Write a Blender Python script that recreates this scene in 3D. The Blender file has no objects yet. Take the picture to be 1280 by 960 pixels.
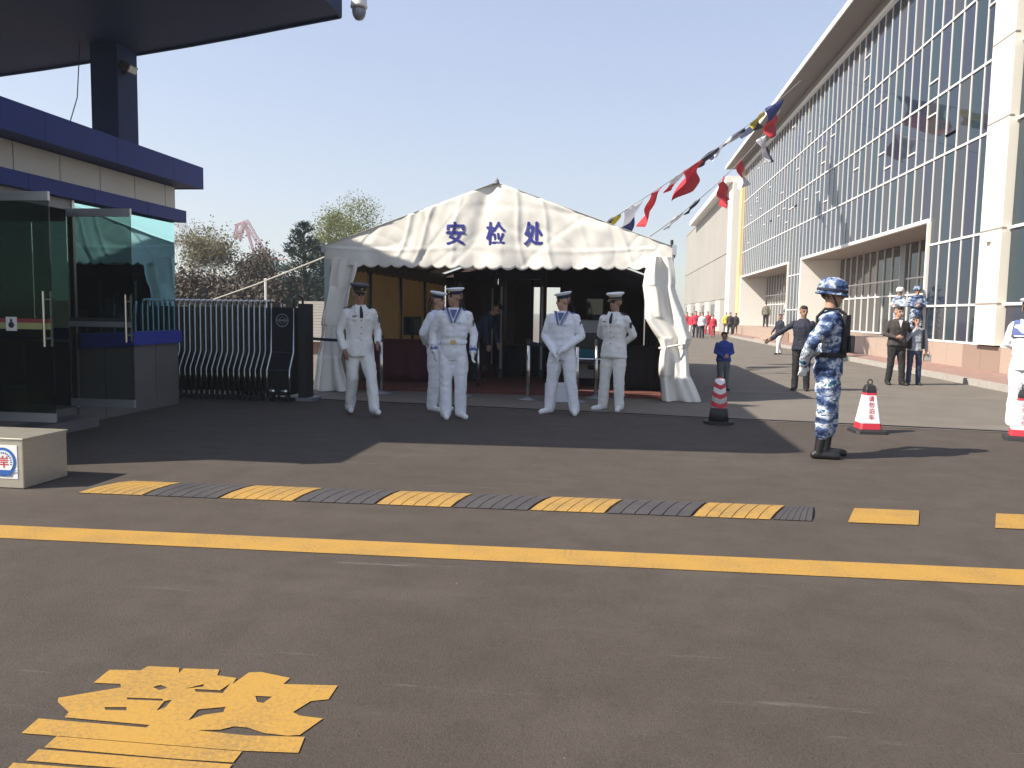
import bpy, bmesh, math, random
from mathutils import Vector, Matrix, noise
from mathutils.kdtree import KDTree
R = math.radians
PI = math.pi
rnd = random.Random(7)
SC = bpy.context.scene
COL = SC.collection

# ------------------------------------------------------------------ camera
HC = 1.42
cam_d = bpy.data.cameras.new('camera'); cam = bpy.data.objects.new('camera', cam_d); COL.objects.link(cam)
CAMROT = Matrix.Rotation(R(7.3), 3, 'Z') @ Matrix.Rotation(R(90 - 5.1), 3, 'X') @ Matrix.Rotation(R(1.0), 3, 'Z')
cam.matrix_world = Matrix.Translation((0, 0, HC)) @ CAMROT.to_4x4()
cam_d.sensor_width = 36; cam_d.lens = 36 * 1000 / 1280; cam_d.clip_end = 3000; cam_d.clip_start = .05
SC.camera = cam
# ------------------------------------------------------------------ world and sun
SUN_EL = 41.5
SH = Vector((.905, .425, 0)).normalized()            # the way shadows fall on the ground
w = bpy.data.worlds.new('World'); SC.world = w; w.use_nodes = True
nt = w.node_tree; nt.nodes.clear()
sky = nt.nodes.new('ShaderNodeTexSky'); sky.sky_type = 'NISHITA'; sky.sun_disc = False
sky.sun_elevation = R(SUN_EL); sky.sun_rotation = math.atan2(-SH.x, -SH.y)
sky.air_density = 1.2; sky.dust_density = .5; sky.ozone_density = 3.0; sky.altitude = 0
hs = nt.nodes.new('ShaderNodeHueSaturation'); hs.inputs['Saturation'].default_value = 1.15; hs.inputs['Value'].default_value = 2.25; hs.inputs['Hue'].default_value = .522
gm_ = nt.nodes.new('ShaderNodeGamma'); gm_.inputs[1].default_value = .5      # hazy spring sky: flatter than clear air
bg = nt.nodes.new('ShaderNodeBackground'); bg.inputs[1].default_value = .09
wo = nt.nodes.new('ShaderNodeOutputWorld')
nt.links.new(sky.outputs[0], gm_.inputs[0]); nt.links.new(gm_.outputs[0], hs.inputs['Color']); nt.links.new(hs.outputs[0], bg.inputs[0]); nt.links.new(bg.outputs[0], wo.inputs[0])
sd = bpy.data.lights.new('sun', 'SUN'); sd.energy = 4.6; sd.angle = R(.55); sd.color = (1, .93, .82)
sun = bpy.data.objects.new('sun', sd); COL.objects.link(sun)
sdir = Vector((SH.x * math.cos(R(SUN_EL)), SH.y * math.cos(R(SUN_EL)), -math.sin(R(SUN_EL))))
sun.rotation_euler = sdir.to_track_quat('-Z', 'Y').to_euler(); sun.location = (-20, -10, 25)
SC.view_settings.view_transform = 'Standard'; SC.view_settings.look = 'None'
SC.view_settings.exposure = 1.0; SC.view_settings.gamma = 1
SC.cycles.use_denoising = True
SC.cycles.max_bounces = 8; SC.cycles.transparent_max_bounces = 16
SC.cycles.caustics_reflective = False; SC.cycles.caustics_refractive = False

def ray(px, py): return CAMROT @ Vector(((px - 640) / 1000, (480 - py) / 1000, -1))
def G(px, py, z=0.0):
    r = ray(px, py); t = (z - HC) / r.z
    return Vector((r.x * t, r.y * t, z))
def atY(px, py, Y):
    r = ray(px, py); t = Y / r.y
    return Vector((r.x * t, Y, HC + r.z * t))
def atX(px, py, X):
    r = ray(px, py); t = X / r.x
    return Vector((X, r.y * t, HC + r.z * t))

# ------------------------------------------------------------------ materials
MATS = {}
def M(name, col, rough=.6, metal=0, var=0, vscale=6, bump=0, bscale=80, spec=.5, trans=0, col2=None, stretch=None):
    if name in MATS: return MATS[name]
    m = bpy.data.materials.new(name); m.use_nodes = True; n = m.node_tree.nodes; l = m.node_tree.links
    p = n['Principled BSDF']; p.inputs['Base Color'].default_value = (*col, 1)
    p.inputs['Roughness'].default_value = rough; p.inputs['Metallic'].default_value = metal
    p.inputs['Specular IOR Level'].default_value = spec
    if var or bump or col2:
        tc = n.new('ShaderNodeTexCoord'); src = tc.outputs['Object']
        if stretch:
            mp = n.new('ShaderNodeMapping'); mp.inputs['Scale'].default_value = stretch
            l.new(src, mp.inputs[0]); src = mp.outputs[0]
    if var or col2:
        t = n.new('ShaderNodeTexNoise'); t.inputs['Scale'].default_value = vscale; t.inputs['Detail'].default_value = 5
        t.inputs['Roughness'].default_value = .6
        l.new(src, t.inputs[0])
        mr = n.new('ShaderNodeMapRange'); mr.inputs[1].default_value = .3; mr.inputs[2].default_value = .7
        l.new(t.outputs[0], mr.inputs[0])
        mx = n.new('ShaderNodeMix'); mx.data_type = 'RGBA'
        c2 = col2 or tuple(min(1, c * (1 + var)) for c in col); c1 = col if col2 else tuple(c * (1 - var) for c in col)
        mx.inputs[6].default_value = (*c1, 1); mx.inputs[7].default_value = (*c2, 1)
        l.new(mr.outputs[0], mx.inputs[0]); l.new(mx.outputs[2], p.inputs['Base Color'])
    if bump:
        t = n.new('ShaderNodeTexNoise'); t.inputs['Scale'].default_value = bscale; t.inputs['Detail'].default_value = 4
        l.new(src, t.inputs[0])
        b = n.new('ShaderNodeBump'); b.inputs['Strength'].default_value = bump; b.inputs['Distance'].default_value = .02
        l.new(t.outputs[0], b.inputs['Height']); l.new(b.outputs[0], p.inputs['Normal'])
    if trans:
        tr = n.new('ShaderNodeBsdfTranslucent'); tr.inputs[0].default_value = (*(trans[1]), 1)
        ms = n.new('ShaderNodeMixShader'); ms.inputs[0].default_value = trans[0]
        l.new(p.outputs[0], ms.inputs[1]); l.new(tr.outputs[0], ms.inputs[2])
        l.new(ms.outputs[0], n['Material Output'].inputs[0])
    MATS[name] = m; return m

def glass_mat(name, tint, refl, rcol=(1, 1, 1)):
    m = bpy.data.materials.new(name); m.use_nodes = True; n = m.node_tree.nodes; l = m.node_tree.links
    n.remove(n['Principled BSDF'])
    t = n.new('ShaderNodeBsdfTransparent'); t.inputs[0].default_value = (*tint, 1)
    g = n.new('ShaderNodeBsdfGlossy'); g.inputs['Roughness'].default_value = .01; g.inputs[0].default_value = (*rcol, 1)
    f = n.new('ShaderNodeFresnel'); f.inputs[0].default_value = 1.5
    mr = n.new('ShaderNodeMapRange'); mr.inputs[1].default_value = .04; mr.inputs[2].default_value = 1
    mr.inputs[3].default_value = refl; mr.inputs[4].default_value = 1
    ms = n.new('ShaderNodeMixShader'); l.new(f.outputs[0], mr.inputs[0]); l.new(mr.outputs[0], ms.inputs[0])
    l.new(t.outputs[0], ms.inputs[1]); l.new(g.outputs[0], ms.inputs[2]); l.new(ms.outputs[0], n['Material Output'].inputs[0])
    MATS[name] = m; return m

def asphalt_mat():
    m = bpy.data.materials.new('asphalt'); m.use_nodes = True; n = m.node_tree.nodes; l = m.node_tree.links
    p = n['Principled BSDF']; p.inputs['Roughness'].default_value = .85; p.inputs['Specular IOR Level'].default_value = .3
    tc = n.new('ShaderNodeTexCoord')
    def nz(scale, det=6, ro=.6, st=None):
        t = n.new('ShaderNodeTexNoise'); t.inputs['Scale'].default_value = scale; t.inputs['Detail'].default_value = det; t.inputs['Roughness'].default_value = ro
        s = tc.outputs['Object']
        if st:
            mp = n.new('ShaderNodeMapping'); mp.inputs['Scale'].default_value = st; l.new(s, mp.inputs[0]); s = mp.outputs[0]
        l.new(s, t.inputs[0]); return t.outputs[0]
    def rng(s, a, b, c=0, d=1):
        r = n.new('ShaderNodeMapRange'); r.inputs[1].default_value = a; r.inputs[2].default_value = b; r.inputs[3].default_value = c; r.inputs[4].default_value = d
        l.new(s, r.inputs[0]); return r.outputs[0]
    def mix(f, a, b):
        x = n.new('ShaderNodeMix'); x.data_type = 'RGBA'
        for s, i in ((a, 6), (b, 7)):
            if isinstance(s, tuple): x.inputs[i].default_value = (*s, 1)
            else: l.new(s, x.inputs[i])
        l.new(f, x.inputs[0]); return x.outputs[2]
    c = mix(rng(nz(.7), .3, .7), (.057, .044, .034), (.082, .065, .052))
    c = mix(rng(nz(.16, 3, .5), .38, .62, 0, .55), c, (.088, .073, .060))       # wide lighter areas
    c = mix(rng(nz(3.2, 5, .65), .42, .72, 0, .65), c, (.046, .034, .026))       # oily mottling
    c = mix(rng(nz(140, 3, .7), .42, .66, 0, .45), c, (.105, .087, .072))         # pale aggregate
    c = mix(rng(nz(95, 2, .7), .56, .70, 0, .6), c, (.034, .029, .027))         # dark pits
    c = mix(rng(nz(1.1, 6, .65, (.35, 1.6, 1)), .56, .74, 0, .5), c, (.105, .089, .074)) # dusty streaks across the road
    c = mix(rng(nz(2.3, 6, .7, (.25, 3.2, 1)), .63, .73, 0, .6), c, (.19, .175, .16)) # chalky scuffs
    c = mix(rng(nz(.45, 3, .5, (1, .6, 1)), .60, .72, 0, .35), c, (.045, .039, .036))
    l.new(c, p.inputs['Base Color'])
    b = n.new('ShaderNodeBump'); b.inputs['Strength'].default_value = .8; b.inputs['Distance'].default_value = .006
    l.new(nz(150, 4, .7), b.inputs['Height']); l.new(b.outputs[0], p.inputs['Normal'])
    MATS['asphalt'] = m

def paint_mat(name, col, under, wear=.6):
    m = bpy.data.materials.new(name); m.use_nodes = True; n = m.node_tree.nodes; l = m.node_tree.links
    p = n['Principled BSDF']; p.inputs['Roughness'].default_value = .7
    tc = n.new('ShaderNodeTexCoord')
    t = n.new('ShaderNodeTexNoise'); t.inputs['Scale'].default_value = 55; t.inputs['Detail'].default_value = 6; t.inputs['Roughness'].default_value = .75
    t2 = n.new('ShaderNodeTexNoise'); t2.inputs['Scale'].default_value = 3.5; t2.inputs['Detail'].default_value = 4
    l.new(tc.outputs['Object'], t.inputs[0]); l.new(tc.outputs['Object'], t2.inputs[0])
    a = n.new('ShaderNodeMath'); a.operation = 'MULTIPLY_ADD'; a.inputs[1].default_value = .5; l.new(t2.outputs[0], a.inputs[0]); l.new(t.outputs[0], a.inputs[2])
    r = n.new('ShaderNodeMapRange'); r.inputs[1].default_value = wear; r.inputs[2].default_value = wear + .28; r.inputs[3].default_value = 0; r.inputs[4].default_value = .62
    l.new(a.outputs[0], r.inputs[0])
    v = n.new('ShaderNodeMix'); v.data_type = 'RGBA'; v.inputs[6].default_value = (*[c * .86 for c in col], 1); v.inputs[7].default_value = (*col, 1); l.new(t2.outputs[0], v.inputs[0])
    x = n.new('ShaderNodeMix'); x.data_type = 'RGBA'; l.new(v.outputs[2], x.inputs[6]); x.inputs[7].default_value = (*under, 1)
    l.new(r.outputs[0], x.inputs[0]); l.new(x.outputs[2], p.inputs['Base Color'])
    b = n.new('ShaderNodeBump'); b.inputs['Strength'].default_value = .5; b.inputs['Distance'].default_value = .005
    l.new(t.outputs[0], b.inputs['Height']); l.new(b.outputs[0], p.inputs['Normal'])
    MATS[name] = m

def camo_mat(name, cols, cell=.013, scale=6.5):
    m = bpy.data.materials.new(name); m.use_nodes = True; n = m.node_tree.nodes; l = m.node_tree.links
    p = n['Principled BSDF']; p.inputs['Roughness'].default_value = .85; p.inputs['Specular IOR Level'].default_value = .2
    tc = n.new('ShaderNodeTexCoord')
    sn = n.new('ShaderNodeVectorMath'); sn.operation = 'SNAP'; sn.inputs[1].default_value = (cell, cell, cell)
    l.new(tc.outputs['Object'], sn.inputs[0])
    mp = n.new('ShaderNodeMapping'); mp.inputs['Scale'].default_value = (.8, .8, 1.5); l.new(sn.outputs[0], mp.inputs[0])
    t = n.new('ShaderNodeTexNoise'); t.inputs['Scale'].default_value = scale; t.inputs['Detail'].default_value = 4; t.inputs['Roughness'].default_value = .6
    l.new(mp.outputs[0], t.inputs[0])
    r = n.new('ShaderNodeValToRGB'); r.color_ramp.interpolation = 'CONSTANT'
    e = r.color_ramp.elements
    while len(e) < len(cols): e.new(.5)
    for i, (pos, c) in enumerate(cols): e[i].position = pos; e[i].color = (*c, 1)
    l.new(t.outputs[0], r.inputs[0]); l.new(r.outputs[0], p.inputs['Base Color'])
    t2 = n.new('ShaderNodeTexNoise'); t2.inputs['Scale'].default_value = 22; t2.inputs['Detail'].default_value = 3; l.new(tc.outputs['Object'], t2.inputs[0])
    b = n.new('ShaderNodeBump'); b.inputs['Strength'].default_value = .5; b.inputs['Distance'].default_value = .02
    l.new(t2.outputs[0], b.inputs['Height']); l.new(b.outputs[0], p.inputs['Normal'])
    MATS[name] = m

asphalt_mat()
paint_mat('yellow_paint', (.45, .25, .042), (.10, .08, .055), .70)
paint_mat('yellow_rubber', (.45, .255, .05), (.10, .082, .06), .66)
paint_mat('black_rubber', (.045, .04, .044), (.085, .075, .068), .60)
camo_mat('blue_camo', [(0, (.018, .027, .07)), (.41, (.055, .09, .19)), (.485, (.20, .25, .36)), (.53, (.50, .52, .58)), (.605, (.04, .12, .19))])
camo_mat('grey_camo', [(0, (.05, .07, .11)), (.42, (.2, .25, .33)), (.5, (.45, .5, .56)), (.58, (.6, .63, .66))])
M('concrete', (.155, .133, .108), .85, var=.13, vscale=1.3, bump=.4, bscale=90)
M('far_ground', (.16, .145, .12), .9, var=.2, vscale=.2)
M('pink_paving', (.30, .185, .15), .8, var=.15, vscale=3, bump=.3, bscale=40)
M('granite', (.42, .315, .25), .45, var=.10, vscale=25)
M('granite_dark', (.30, .21, .165), .45, var=.10, vscale=25)
M('kerb', (.36, .33, .29), .8, var=.12, vscale=8)
M('tent_white', (.89, .85, .765), .55, var=.05, vscale=2.5, bump=.12, bscale=5, trans=(.06, (.8, .74, .6)))
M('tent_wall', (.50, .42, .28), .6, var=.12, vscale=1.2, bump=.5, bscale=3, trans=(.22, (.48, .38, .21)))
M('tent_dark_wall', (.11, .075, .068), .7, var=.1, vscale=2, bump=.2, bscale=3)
M('tent_print', (.04, .045, .27), .6)
M('aluminium', (.62, .62, .63), .35, .8)
M('gate_steel', (.42, .41, .40), .22, 1.0)
M('steel', (.62, .60, .57), .22, 1.0, var=.08, vscale=30)
M('steel_satin', (.66, .61, .50), .36, .72, var=.1, vscale=12, stretch=(1, 1, 12))
M('black_metal', (.012, .012, .016), .35)
M('dark_plastic', (.018, .018, .022), .5)
M('grey_metal', (.25, .26, .28), .45, .3)
M('machine_grey', (.45, .46, .47), .5)
M('teal_plastic', (.02, .16, .21), .5)
M('blue_panel', (.010, .032, .20), .5, 0, var=.12, vscale=1.5, spec=.22)
M('blue_sill', (.03, .05, .34), .4)
M('canopy_blue', (.010, .024, .085), .6, 0, var=.12, vscale=.8, spec=.15)
M('cream_panel', (.46, .45, .42), .4, .1, var=.05, vscale=1.2)
M('grey_panel', (.17, .16, .16), .4, .2, var=.08, vscale=1.5)
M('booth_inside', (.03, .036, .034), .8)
M('white_paint', (.80, .79, .76), .5)
M('frame_white', (.76, .75, .73), .5)
M('white_wall', (.80, .77, .71), .6, var=.03, vscale=1)
M('column_white', (.80, .75, .65), .5, var=.03, vscale=.8)
M('column_yellow_lit', (.70, .52, .26), .6)  # far end column: yellow light on it put into the base colour
M('stone_wall', (.36, .335, .30), .7, var=.1, vscale=.12)
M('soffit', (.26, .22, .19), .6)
M('maroon_cloth', (.06, .008, .013), .8)
M('red_carpet', (.13, .04, .03), .95, var=.2, vscale=10)
M('carton_white', (.7, .72, .75), .6)
M('bark_pale', (.34, .29, .23), .9, var=.25, vscale=8)
M('bark_dark', (.07, .055, .045), .9, var=.25, vscale=8)
M('leaf_olive', (.145, .128, .072), .7, var=.3, vscale=.8, trans=(.25, (.2, .19, .06)))
M('leaf_brown', (.085, .068, .046), .8, var=.35, vscale=.8)
M('leaf_spring', (.17, .19, .06), .7, var=.3, vscale=.8, trans=(.3, (.25, .27, .07)))
M('needles', (.025, .050, .034), .7, var=.35, vscale=1.0)
M('crane_red', (.45, .17, .16), .6)
M('rope', (.42, .40, .36), .8)
M('cone_red', (.55, .03, .05), .5)
M('cone_white', (.8, .78, .77), .4)
M('cone_black', (.02, .018, .018), .6)
M('emblem_blue', (.03, .12, .40), .5)
M('emblem_light', (.35, .55, .75), .5)
M('emblem_red', (.55, .04, .06), .5)
M('flag_red', (.60, .035, .05), .7, trans=(.35, (.7, .05, .06)))
M('flag_white', (.78, .78, .80), .7, trans=(.35, (.8, .8, .85)))
M('flag_blue', (.02, .035, .22), .7, trans=(.25, (.03, .05, .3)))
M('flag_navy', (.015, .02, .06), .7, trans=(.2, (.02, .03, .1)))
M('flag_yellow', (.62, .50, .03), .7, trans=(.35, (.7, .6, .05)))
M('stripe_red', (.28, .04, .05), .6); M('stripe_yellow', (.35, .36, .14), .6)
M('brick_wall', (.30, .19, .15), .8, var=.15, vscale=1)
M('skin', (.44, .255, .175), .55); M('skin_dark', (.33, .185, .125), .55)
M('hair', (.012, .010, .009), .5, bump=.6, bscale=60)
M('lips', (.32, .12, .10), .5); M('eye_dark', (.02, .015, .014), .3)
M('uniform_white', (.78, .79, .82), .75, var=.02, vscale=6, bump=.35, bscale=16)
M('tunic_white', (.78, .77, .73), .75, var=.02, vscale=6, bump=.35, bscale=16)
M('glove_white', (.8, .8, .8), .8)
M('shoe_white', (.75, .75, .74), .4); M('shoe_black', (.012, .011, .011), .5)
M('navy_cloth', (.014, .016, .032), .8, bump=.3, bscale=20); M('black_cloth', (.014, .012, .013), .8, bump=.3, bscale=20)
M('jeans', (.035, .05, .11), .85, bump=.3, bscale=25); M('grey_cloth', (.36, .38, .42), .85, bump=.3, bscale=20)
M('khaki_cloth', (.16, .15, .12), .85, bump=.3, bscale=20); M('blue_cloth', (.02, .05, .27), .8, bump=.3, bscale=20)
M('red_cloth', (.50, .03, .06), .8); M('yellow_cloth', (.62, .60, .04), .7); M('white_cloth', (.72, .70, .70), .8)
M('trouser_grey', (.13, .14, .145), .85, bump=.3, bscale=20); M('brown_cloth', (.045, .036, .032), .8, bump=.3, bscale=20)
M('cap_dark', (.03, .028, .035), .7); M('gold', (.55, .38, .10), .4, .6); M('collar_blue', (.09, .12, .28), .8)
glass_mat('booth_glass', (.30, .42, .38), .55, (.40, .78, .88))
glass_mat('entry_glass', (.12, .15, .14), .05, (.6, .8, .75))
glass_mat('door_glass', (.52, .57, .55), .05, (.75, .9, .85))
def facade_glass(name, col):
    m = M(name, col, .03, 0, spec=.36); m.node_tree.nodes['Principled BSDF'].inputs['Specular Tint'].default_value = (.62, .76, 1, 1)
for i, c in enumerate([(.022, .030, .045), (.034, .036, .056), (.026, .042, .050), (.050, .050, .052)]): facade_glass('facade_glass_%d' % i, c)
M('dark_glass', (.012, .018, .02), .04, spec=.6)

# ------------------------------------------------------------------ mesh helpers
class MB:
    def __init__(s): s.v = []; s.f = []; s.m = []; s.mi = 0
    def add(s, vs, fs):
        o = len(s.v); s.v += [tuple(v) for v in vs]; s.f += [tuple(i + o for i in f) for f in fs]; s.m += [s.mi] * len(fs); return s
    def box(s, a, b, T=None):
        x0, y0, z0 = a; x1, y1, z1 = b
        vs = [Vector(p) for p in ((x0, y0, z0), (x1, y0, z0), (x1, y1, z0), (x0, y1, z0), (x0, y0, z1), (x1, y0, z1), (x1, y1, z1), (x0, y1, z1))]
        if T: vs = [T @ v for v in vs]
        return s.add(vs, [(3, 2, 1, 0), (4, 5, 6, 7), (0, 1, 5, 4), (1, 2, 6, 5), (2, 3, 7, 6), (3, 0, 4, 7)])
    def poly(s, pts): return s.add(pts, [tuple(range(len(pts)))])
    def prism(s, pts, vec):
        vec = Vector(vec); n = len(pts); a = [Vector(p) for p in pts]; b = [p + vec for p in a]
        fs = [tuple(range(n))[::-1], tuple(range(n, 2 * n))] + [(i, (i + 1) % n, n + (i + 1) % n, n + i) for i in range(n)]
        return s.add(a + b, fs)
    def rings(s, rs, cap=True):
        n = len(rs[0]); vs = [p for r in rs for p in r]; fs = []
        for k in range(len(rs) - 1):
            for i in range(n):
                j = (i + 1) % n; fs.append((k * n + i, k * n + j, (k + 1) * n + j, (k + 1) * n + i))
        if cap: fs.append(tuple(range(n))[::-1]); fs.append(tuple((len(rs) - 1) * n + i for i in range(n)))
        return s.add(vs, fs)
    def tube(s, pts, r, n=8, cap=True, seg=None):
        pts = [Vector(p) for p in pts]; rr = r if isinstance(r, (list, tuple)) else [r] * len(pts)
        if seg:
            P, Q = [pts[0]], [rr[0]]
            for k in range(len(pts) - 1):
                c = max(1, int((pts[k + 1] - pts[k]).length / seg))
                for i in range(1, c + 1): P.append(pts[k].lerp(pts[k + 1], i / c)); Q.append(rr[k] + (rr[k + 1] - rr[k]) * i / c)
            pts, rr = P, Q
        rs = []; up = None
        for k, p in enumerate(pts):
            d = (pts[min(k + 1, len(pts) - 1)] - pts[max(k - 1, 0)])
            if d.length < 1e-9: d = Vector((0, 0, 1))
            d.normalize()
            if up is None: up = Vector((0, 1, 0)) if abs(d.z) > .9 else Vector((0, 0, 1))
            x = d.cross(up)
            if x.length < 1e-5: x = d.cross(Vector((1, 0, 0)))
            x.normalize(); y = d.cross(x).normalized()
            rs.append([p + (x * math.cos(2 * PI * i / n) + y * math.sin(2 * PI * i / n)) * rr[k] for i in range(n)])
        return s.rings(rs, cap)
    def lathe(s, prof, c=(0, 0, 0), n=20, T=None):
        rs = []
        for r, z in prof:
            ring = [Vector((r * math.cos(2 * PI * i / n), r * math.sin(2 * PI * i / n), z)) for i in range(n)]
            rs.append([(T @ p if T else p) + Vector(c) for p in ring])
        return s.rings(rs)
    def ell(s, c, r, T=None, n=16, m=10):
        rs = []
        for k in range(m + 1):
            a = -PI / 2 + PI * (k + .0) / m; a = max(-PI / 2 + .06, min(PI / 2 - .06, a))
            ring = [Vector((r[0] * math.cos(a) * math.cos(2 * PI * i / n), r[1] * math.cos(a) * math.sin(2 * PI * i / n), r[2] * math.sin(a))) for i in range(n)]
            rs.append([(T @ p if T else p) + Vector(c) for p in ring])
        return s.rings(rs)
    def grid(s, fn, nu, nv, thick=None):
        vs = [Vector(fn(i / nu, j / nv)) for j in range(nv + 1) for i in range(nu + 1)]; N = nu + 1
        fs = [(j * N + i, j * N + i + 1, (j + 1) * N + i + 1, (j + 1) * N + i) for j in range(nv) for i in range(nu)]
        return s.add(vs, fs)
    def mesh(s, name, mats, smooth=False):
        me = bpy.data.meshes.new(name); me.from_pydata(s.v, [], s.f)
        for m in (mats if isinstance(mats, (list, tuple)) else [mats]): me.materials.append(MATS[m])
        me.polygons.foreach_set('material_index', s.m)
        if smooth: me.polygons.foreach_set('use_smooth', [True] * len(me.polygons))
        me.update(); return me
    def obj(s, name, mats, parent=None, smooth=False):
        o = bpy.data.objects.new(name, s.mesh(name, mats, smooth)); COL.objects.link(o)
        if parent: o.parent = parent
        return o
def fixn(o):
    bm = bmesh.new(); bm.from_mesh(o.data); bmesh.ops.recalc_face_normals(bm, faces=bm.faces); bm.to_mesh(o.data); bm.free(); return o
def tag(o, label=None, cat=None, group=None, kind=None):
    if label: o['label'] = label
    if cat: o['category'] = cat
    if group: o['group'] = group
    if kind: o['kind'] = kind
    return o
def thing(name, label, cat, loc=(0, 0, 0), rz=0, group=None):
    o = bpy.data.objects.new(name, None); COL.objects.link(o); o.location = loc; o.rotation_euler = (0, 0, rz); o.empty_display_size = .2
    return tag(o, label, cat, group)
def share(name, me, loc, parent=None, rot=None):
    o = bpy.data.objects.new(name, me); COL.objects.link(o); o.location = loc
    if rot: o.rotation_euler = rot
    if parent: o.parent = parent
    return o
def solid(o, t, off=0):
    m = o.modifiers.new('solid', 'SOLIDIFY'); m.thickness = t; m.offset = off; return o
def bevel(o, wd=.01, seg=2):
    m = o.modifiers.new('bevel', 'BEVEL'); m.width = wd; m.segments = seg; m.limit_method = 'ANGLE'; return o
_txt = {}
def text_mesh(body, offset=0.0, res=4):
    """glyph outline as flat polygons in the unit box; returns verts, faces"""
    cu = bpy.data.curves.new('t', 'FONT'); cu.body = body; cu.size = 1; cu.offset = offset; cu.resolution_u = res
    o = bpy.data.objects.new('t', cu); COL.objects.link(o)
    dg = bpy.context.evaluated_depsgraph_get(); me = bpy.data.meshes.new_from_object(o.evaluated_get(dg))
    vs = [v.co.copy() for v in me.vertices]; fs = [tuple(p.vertices) for p in me.polygons]
    bpy.data.objects.remove(o); bpy.data.curves.remove(cu); bpy.data.meshes.remove(me)
    x0 = min(v.x for v in vs); x1 = max(v.x for v in vs); y0 = min(v.y for v in vs); y1 = max(v.y for v in vs)
    return [((v.x - x0) / (x1 - x0), (v.y - y0) / (y1 - y0)) for v in vs], fs

# ------------------------------------------------------------------ ground
def sheet(name, pts, z, mat, kind='structure'):
    return tag(MB().poly([(p[0], p[1], z) for p in pts]).obj(name, mat), kind=kind)
g0 = sheet('ground', [(-900, -60), (900, -60), (900, 1600), (-900, 1600)], -.012, 'far_ground')
road = sheet('road', [(-60, -20), (60, -20), (60, 30), (-60, 30)], -.004, 'asphalt')
T0 = G(386, 499); T1 = G(1279, 541); td = (T1 - T0).normalized()
TA = T0 - td * 8; TB = T1 + td * 14
yard = sheet('yard_pavement', [(TA.x, TA.y), (TB.x, TB.y), (60, 140), (-60, 140)], 0, 'concrete')
# slab joints sawn into the yard
for i, yy in enumerate((15.6, 19.5, 24.0, 29.0)):
    tag(MB().box((1.8, yy - .012, .0005), (8.0, yy + .012, .003)).obj('slab_joint', 'granite_dark', yard))
nrm = Vector((-td.y, td.x, 0))
def strip(a, b, wd, z, mat, name, h=.012):
    a = Vector(a); b = Vector(b); d = (b - a).normalized(); n = Vector((-d.y, d.x, 0)) * wd / 2
    return MB().prism([a - n + Vector((0, 0, z)), b - n + Vector((0, 0, z)), b + n + Vector((0, 0, z)), a + n + Vector((0, 0, z))], (0, 0, h)).obj(name, mat)
tag(strip(TA + nrm * .10, TB + nrm * .10, .34, .0, 'concrete', 'gate_threshold', .004), kind='structure')
tag(strip(TA, TB, .035, 0, 'black_metal', 'gate_track', .018), kind='structure')

# yellow stop line
a0, a1, b0, b1 = G(-60, 653.5), G(1340, 714.5), G(-60, 669.5), G(1340, 734.5)
tag(MB().poly([(p.x, p.y, .0) for p in (b0, b1, a1, a0)]).obj('stop_line', 'yellow_paint'), kind='structure')

# painted character on the road
from mathutils.geometry import tessellate_polygon
def road_poly(outer, holes, z):
    def w(p): q = G(p[0] / 2.909, 800 + p[1] / 2.909); return Vector((q.x, q.y, z))
    loops = [[w(p) for p in outer]] + [[w(p) for p in h] for h in holes]
    tris = tessellate_polygon(loops)
    return [v for lp in loops for v in lp], [tuple(t) for t in tris]
mk = MB()
mk.add(*road_poly([(340, 155), (398, 108), (512, 110), (538, 95), (652, 100), (650, 120), (668, 103), (798, 107), (790, 128), (860, 138), (845, 160), (905, 118), (950, 116), (1055, 138), (1030, 160), (1228, 165),
    (1195, 215), (1130, 222), (1065, 262), (1090, 275), (1175, 285), (1090, 345), (1045, 348), (960, 338), (900, 318), (850, 314), (800, 326), (715, 328), (900, 347), (1108, 352), (1085, 410), (870, 402), (78, 338), (140, 285),
    (530, 318), (545, 309), (235, 281), (250, 262), (210, 225), (212, 210), (440, 172), (438, 160)],
    [[(556, 171), (585, 163), (608, 173), (580, 182)], [(380, 244), (460, 244), (460, 256), (384, 254)], [(568, 257), (598, 222), (626, 217), (602, 244)], [(462, 209), (592, 214), (592, 221), (462, 216)],
     [(684, 292), (720, 252), (820, 243), (812, 262), (740, 272)], [(928, 203), (990, 206), (957, 229), (935, 225)], [(708, 178), (800, 183), (838, 157), (810, 193), (712, 188)], [(674, 176), (742, 160), (738, 170)]], 0))
mk.add(*road_poly([(160, 390), (205, 350), (880, 405), (848, 445), (640, 432)], [], 0))
mk.add(*road_poly([(95, 438), (140, 397), (845, 452), (815, 492), (300, 455)], [], 0))
mk.add(*road_poly([(-60, 560), (48, 446), (790, 503), (690, 640)], [[(20, 560), (85, 490), (640, 530), (590, 600)]], 0))
tag(mk.obj('road_marking', 'yellow_paint'), kind='structure')

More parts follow.
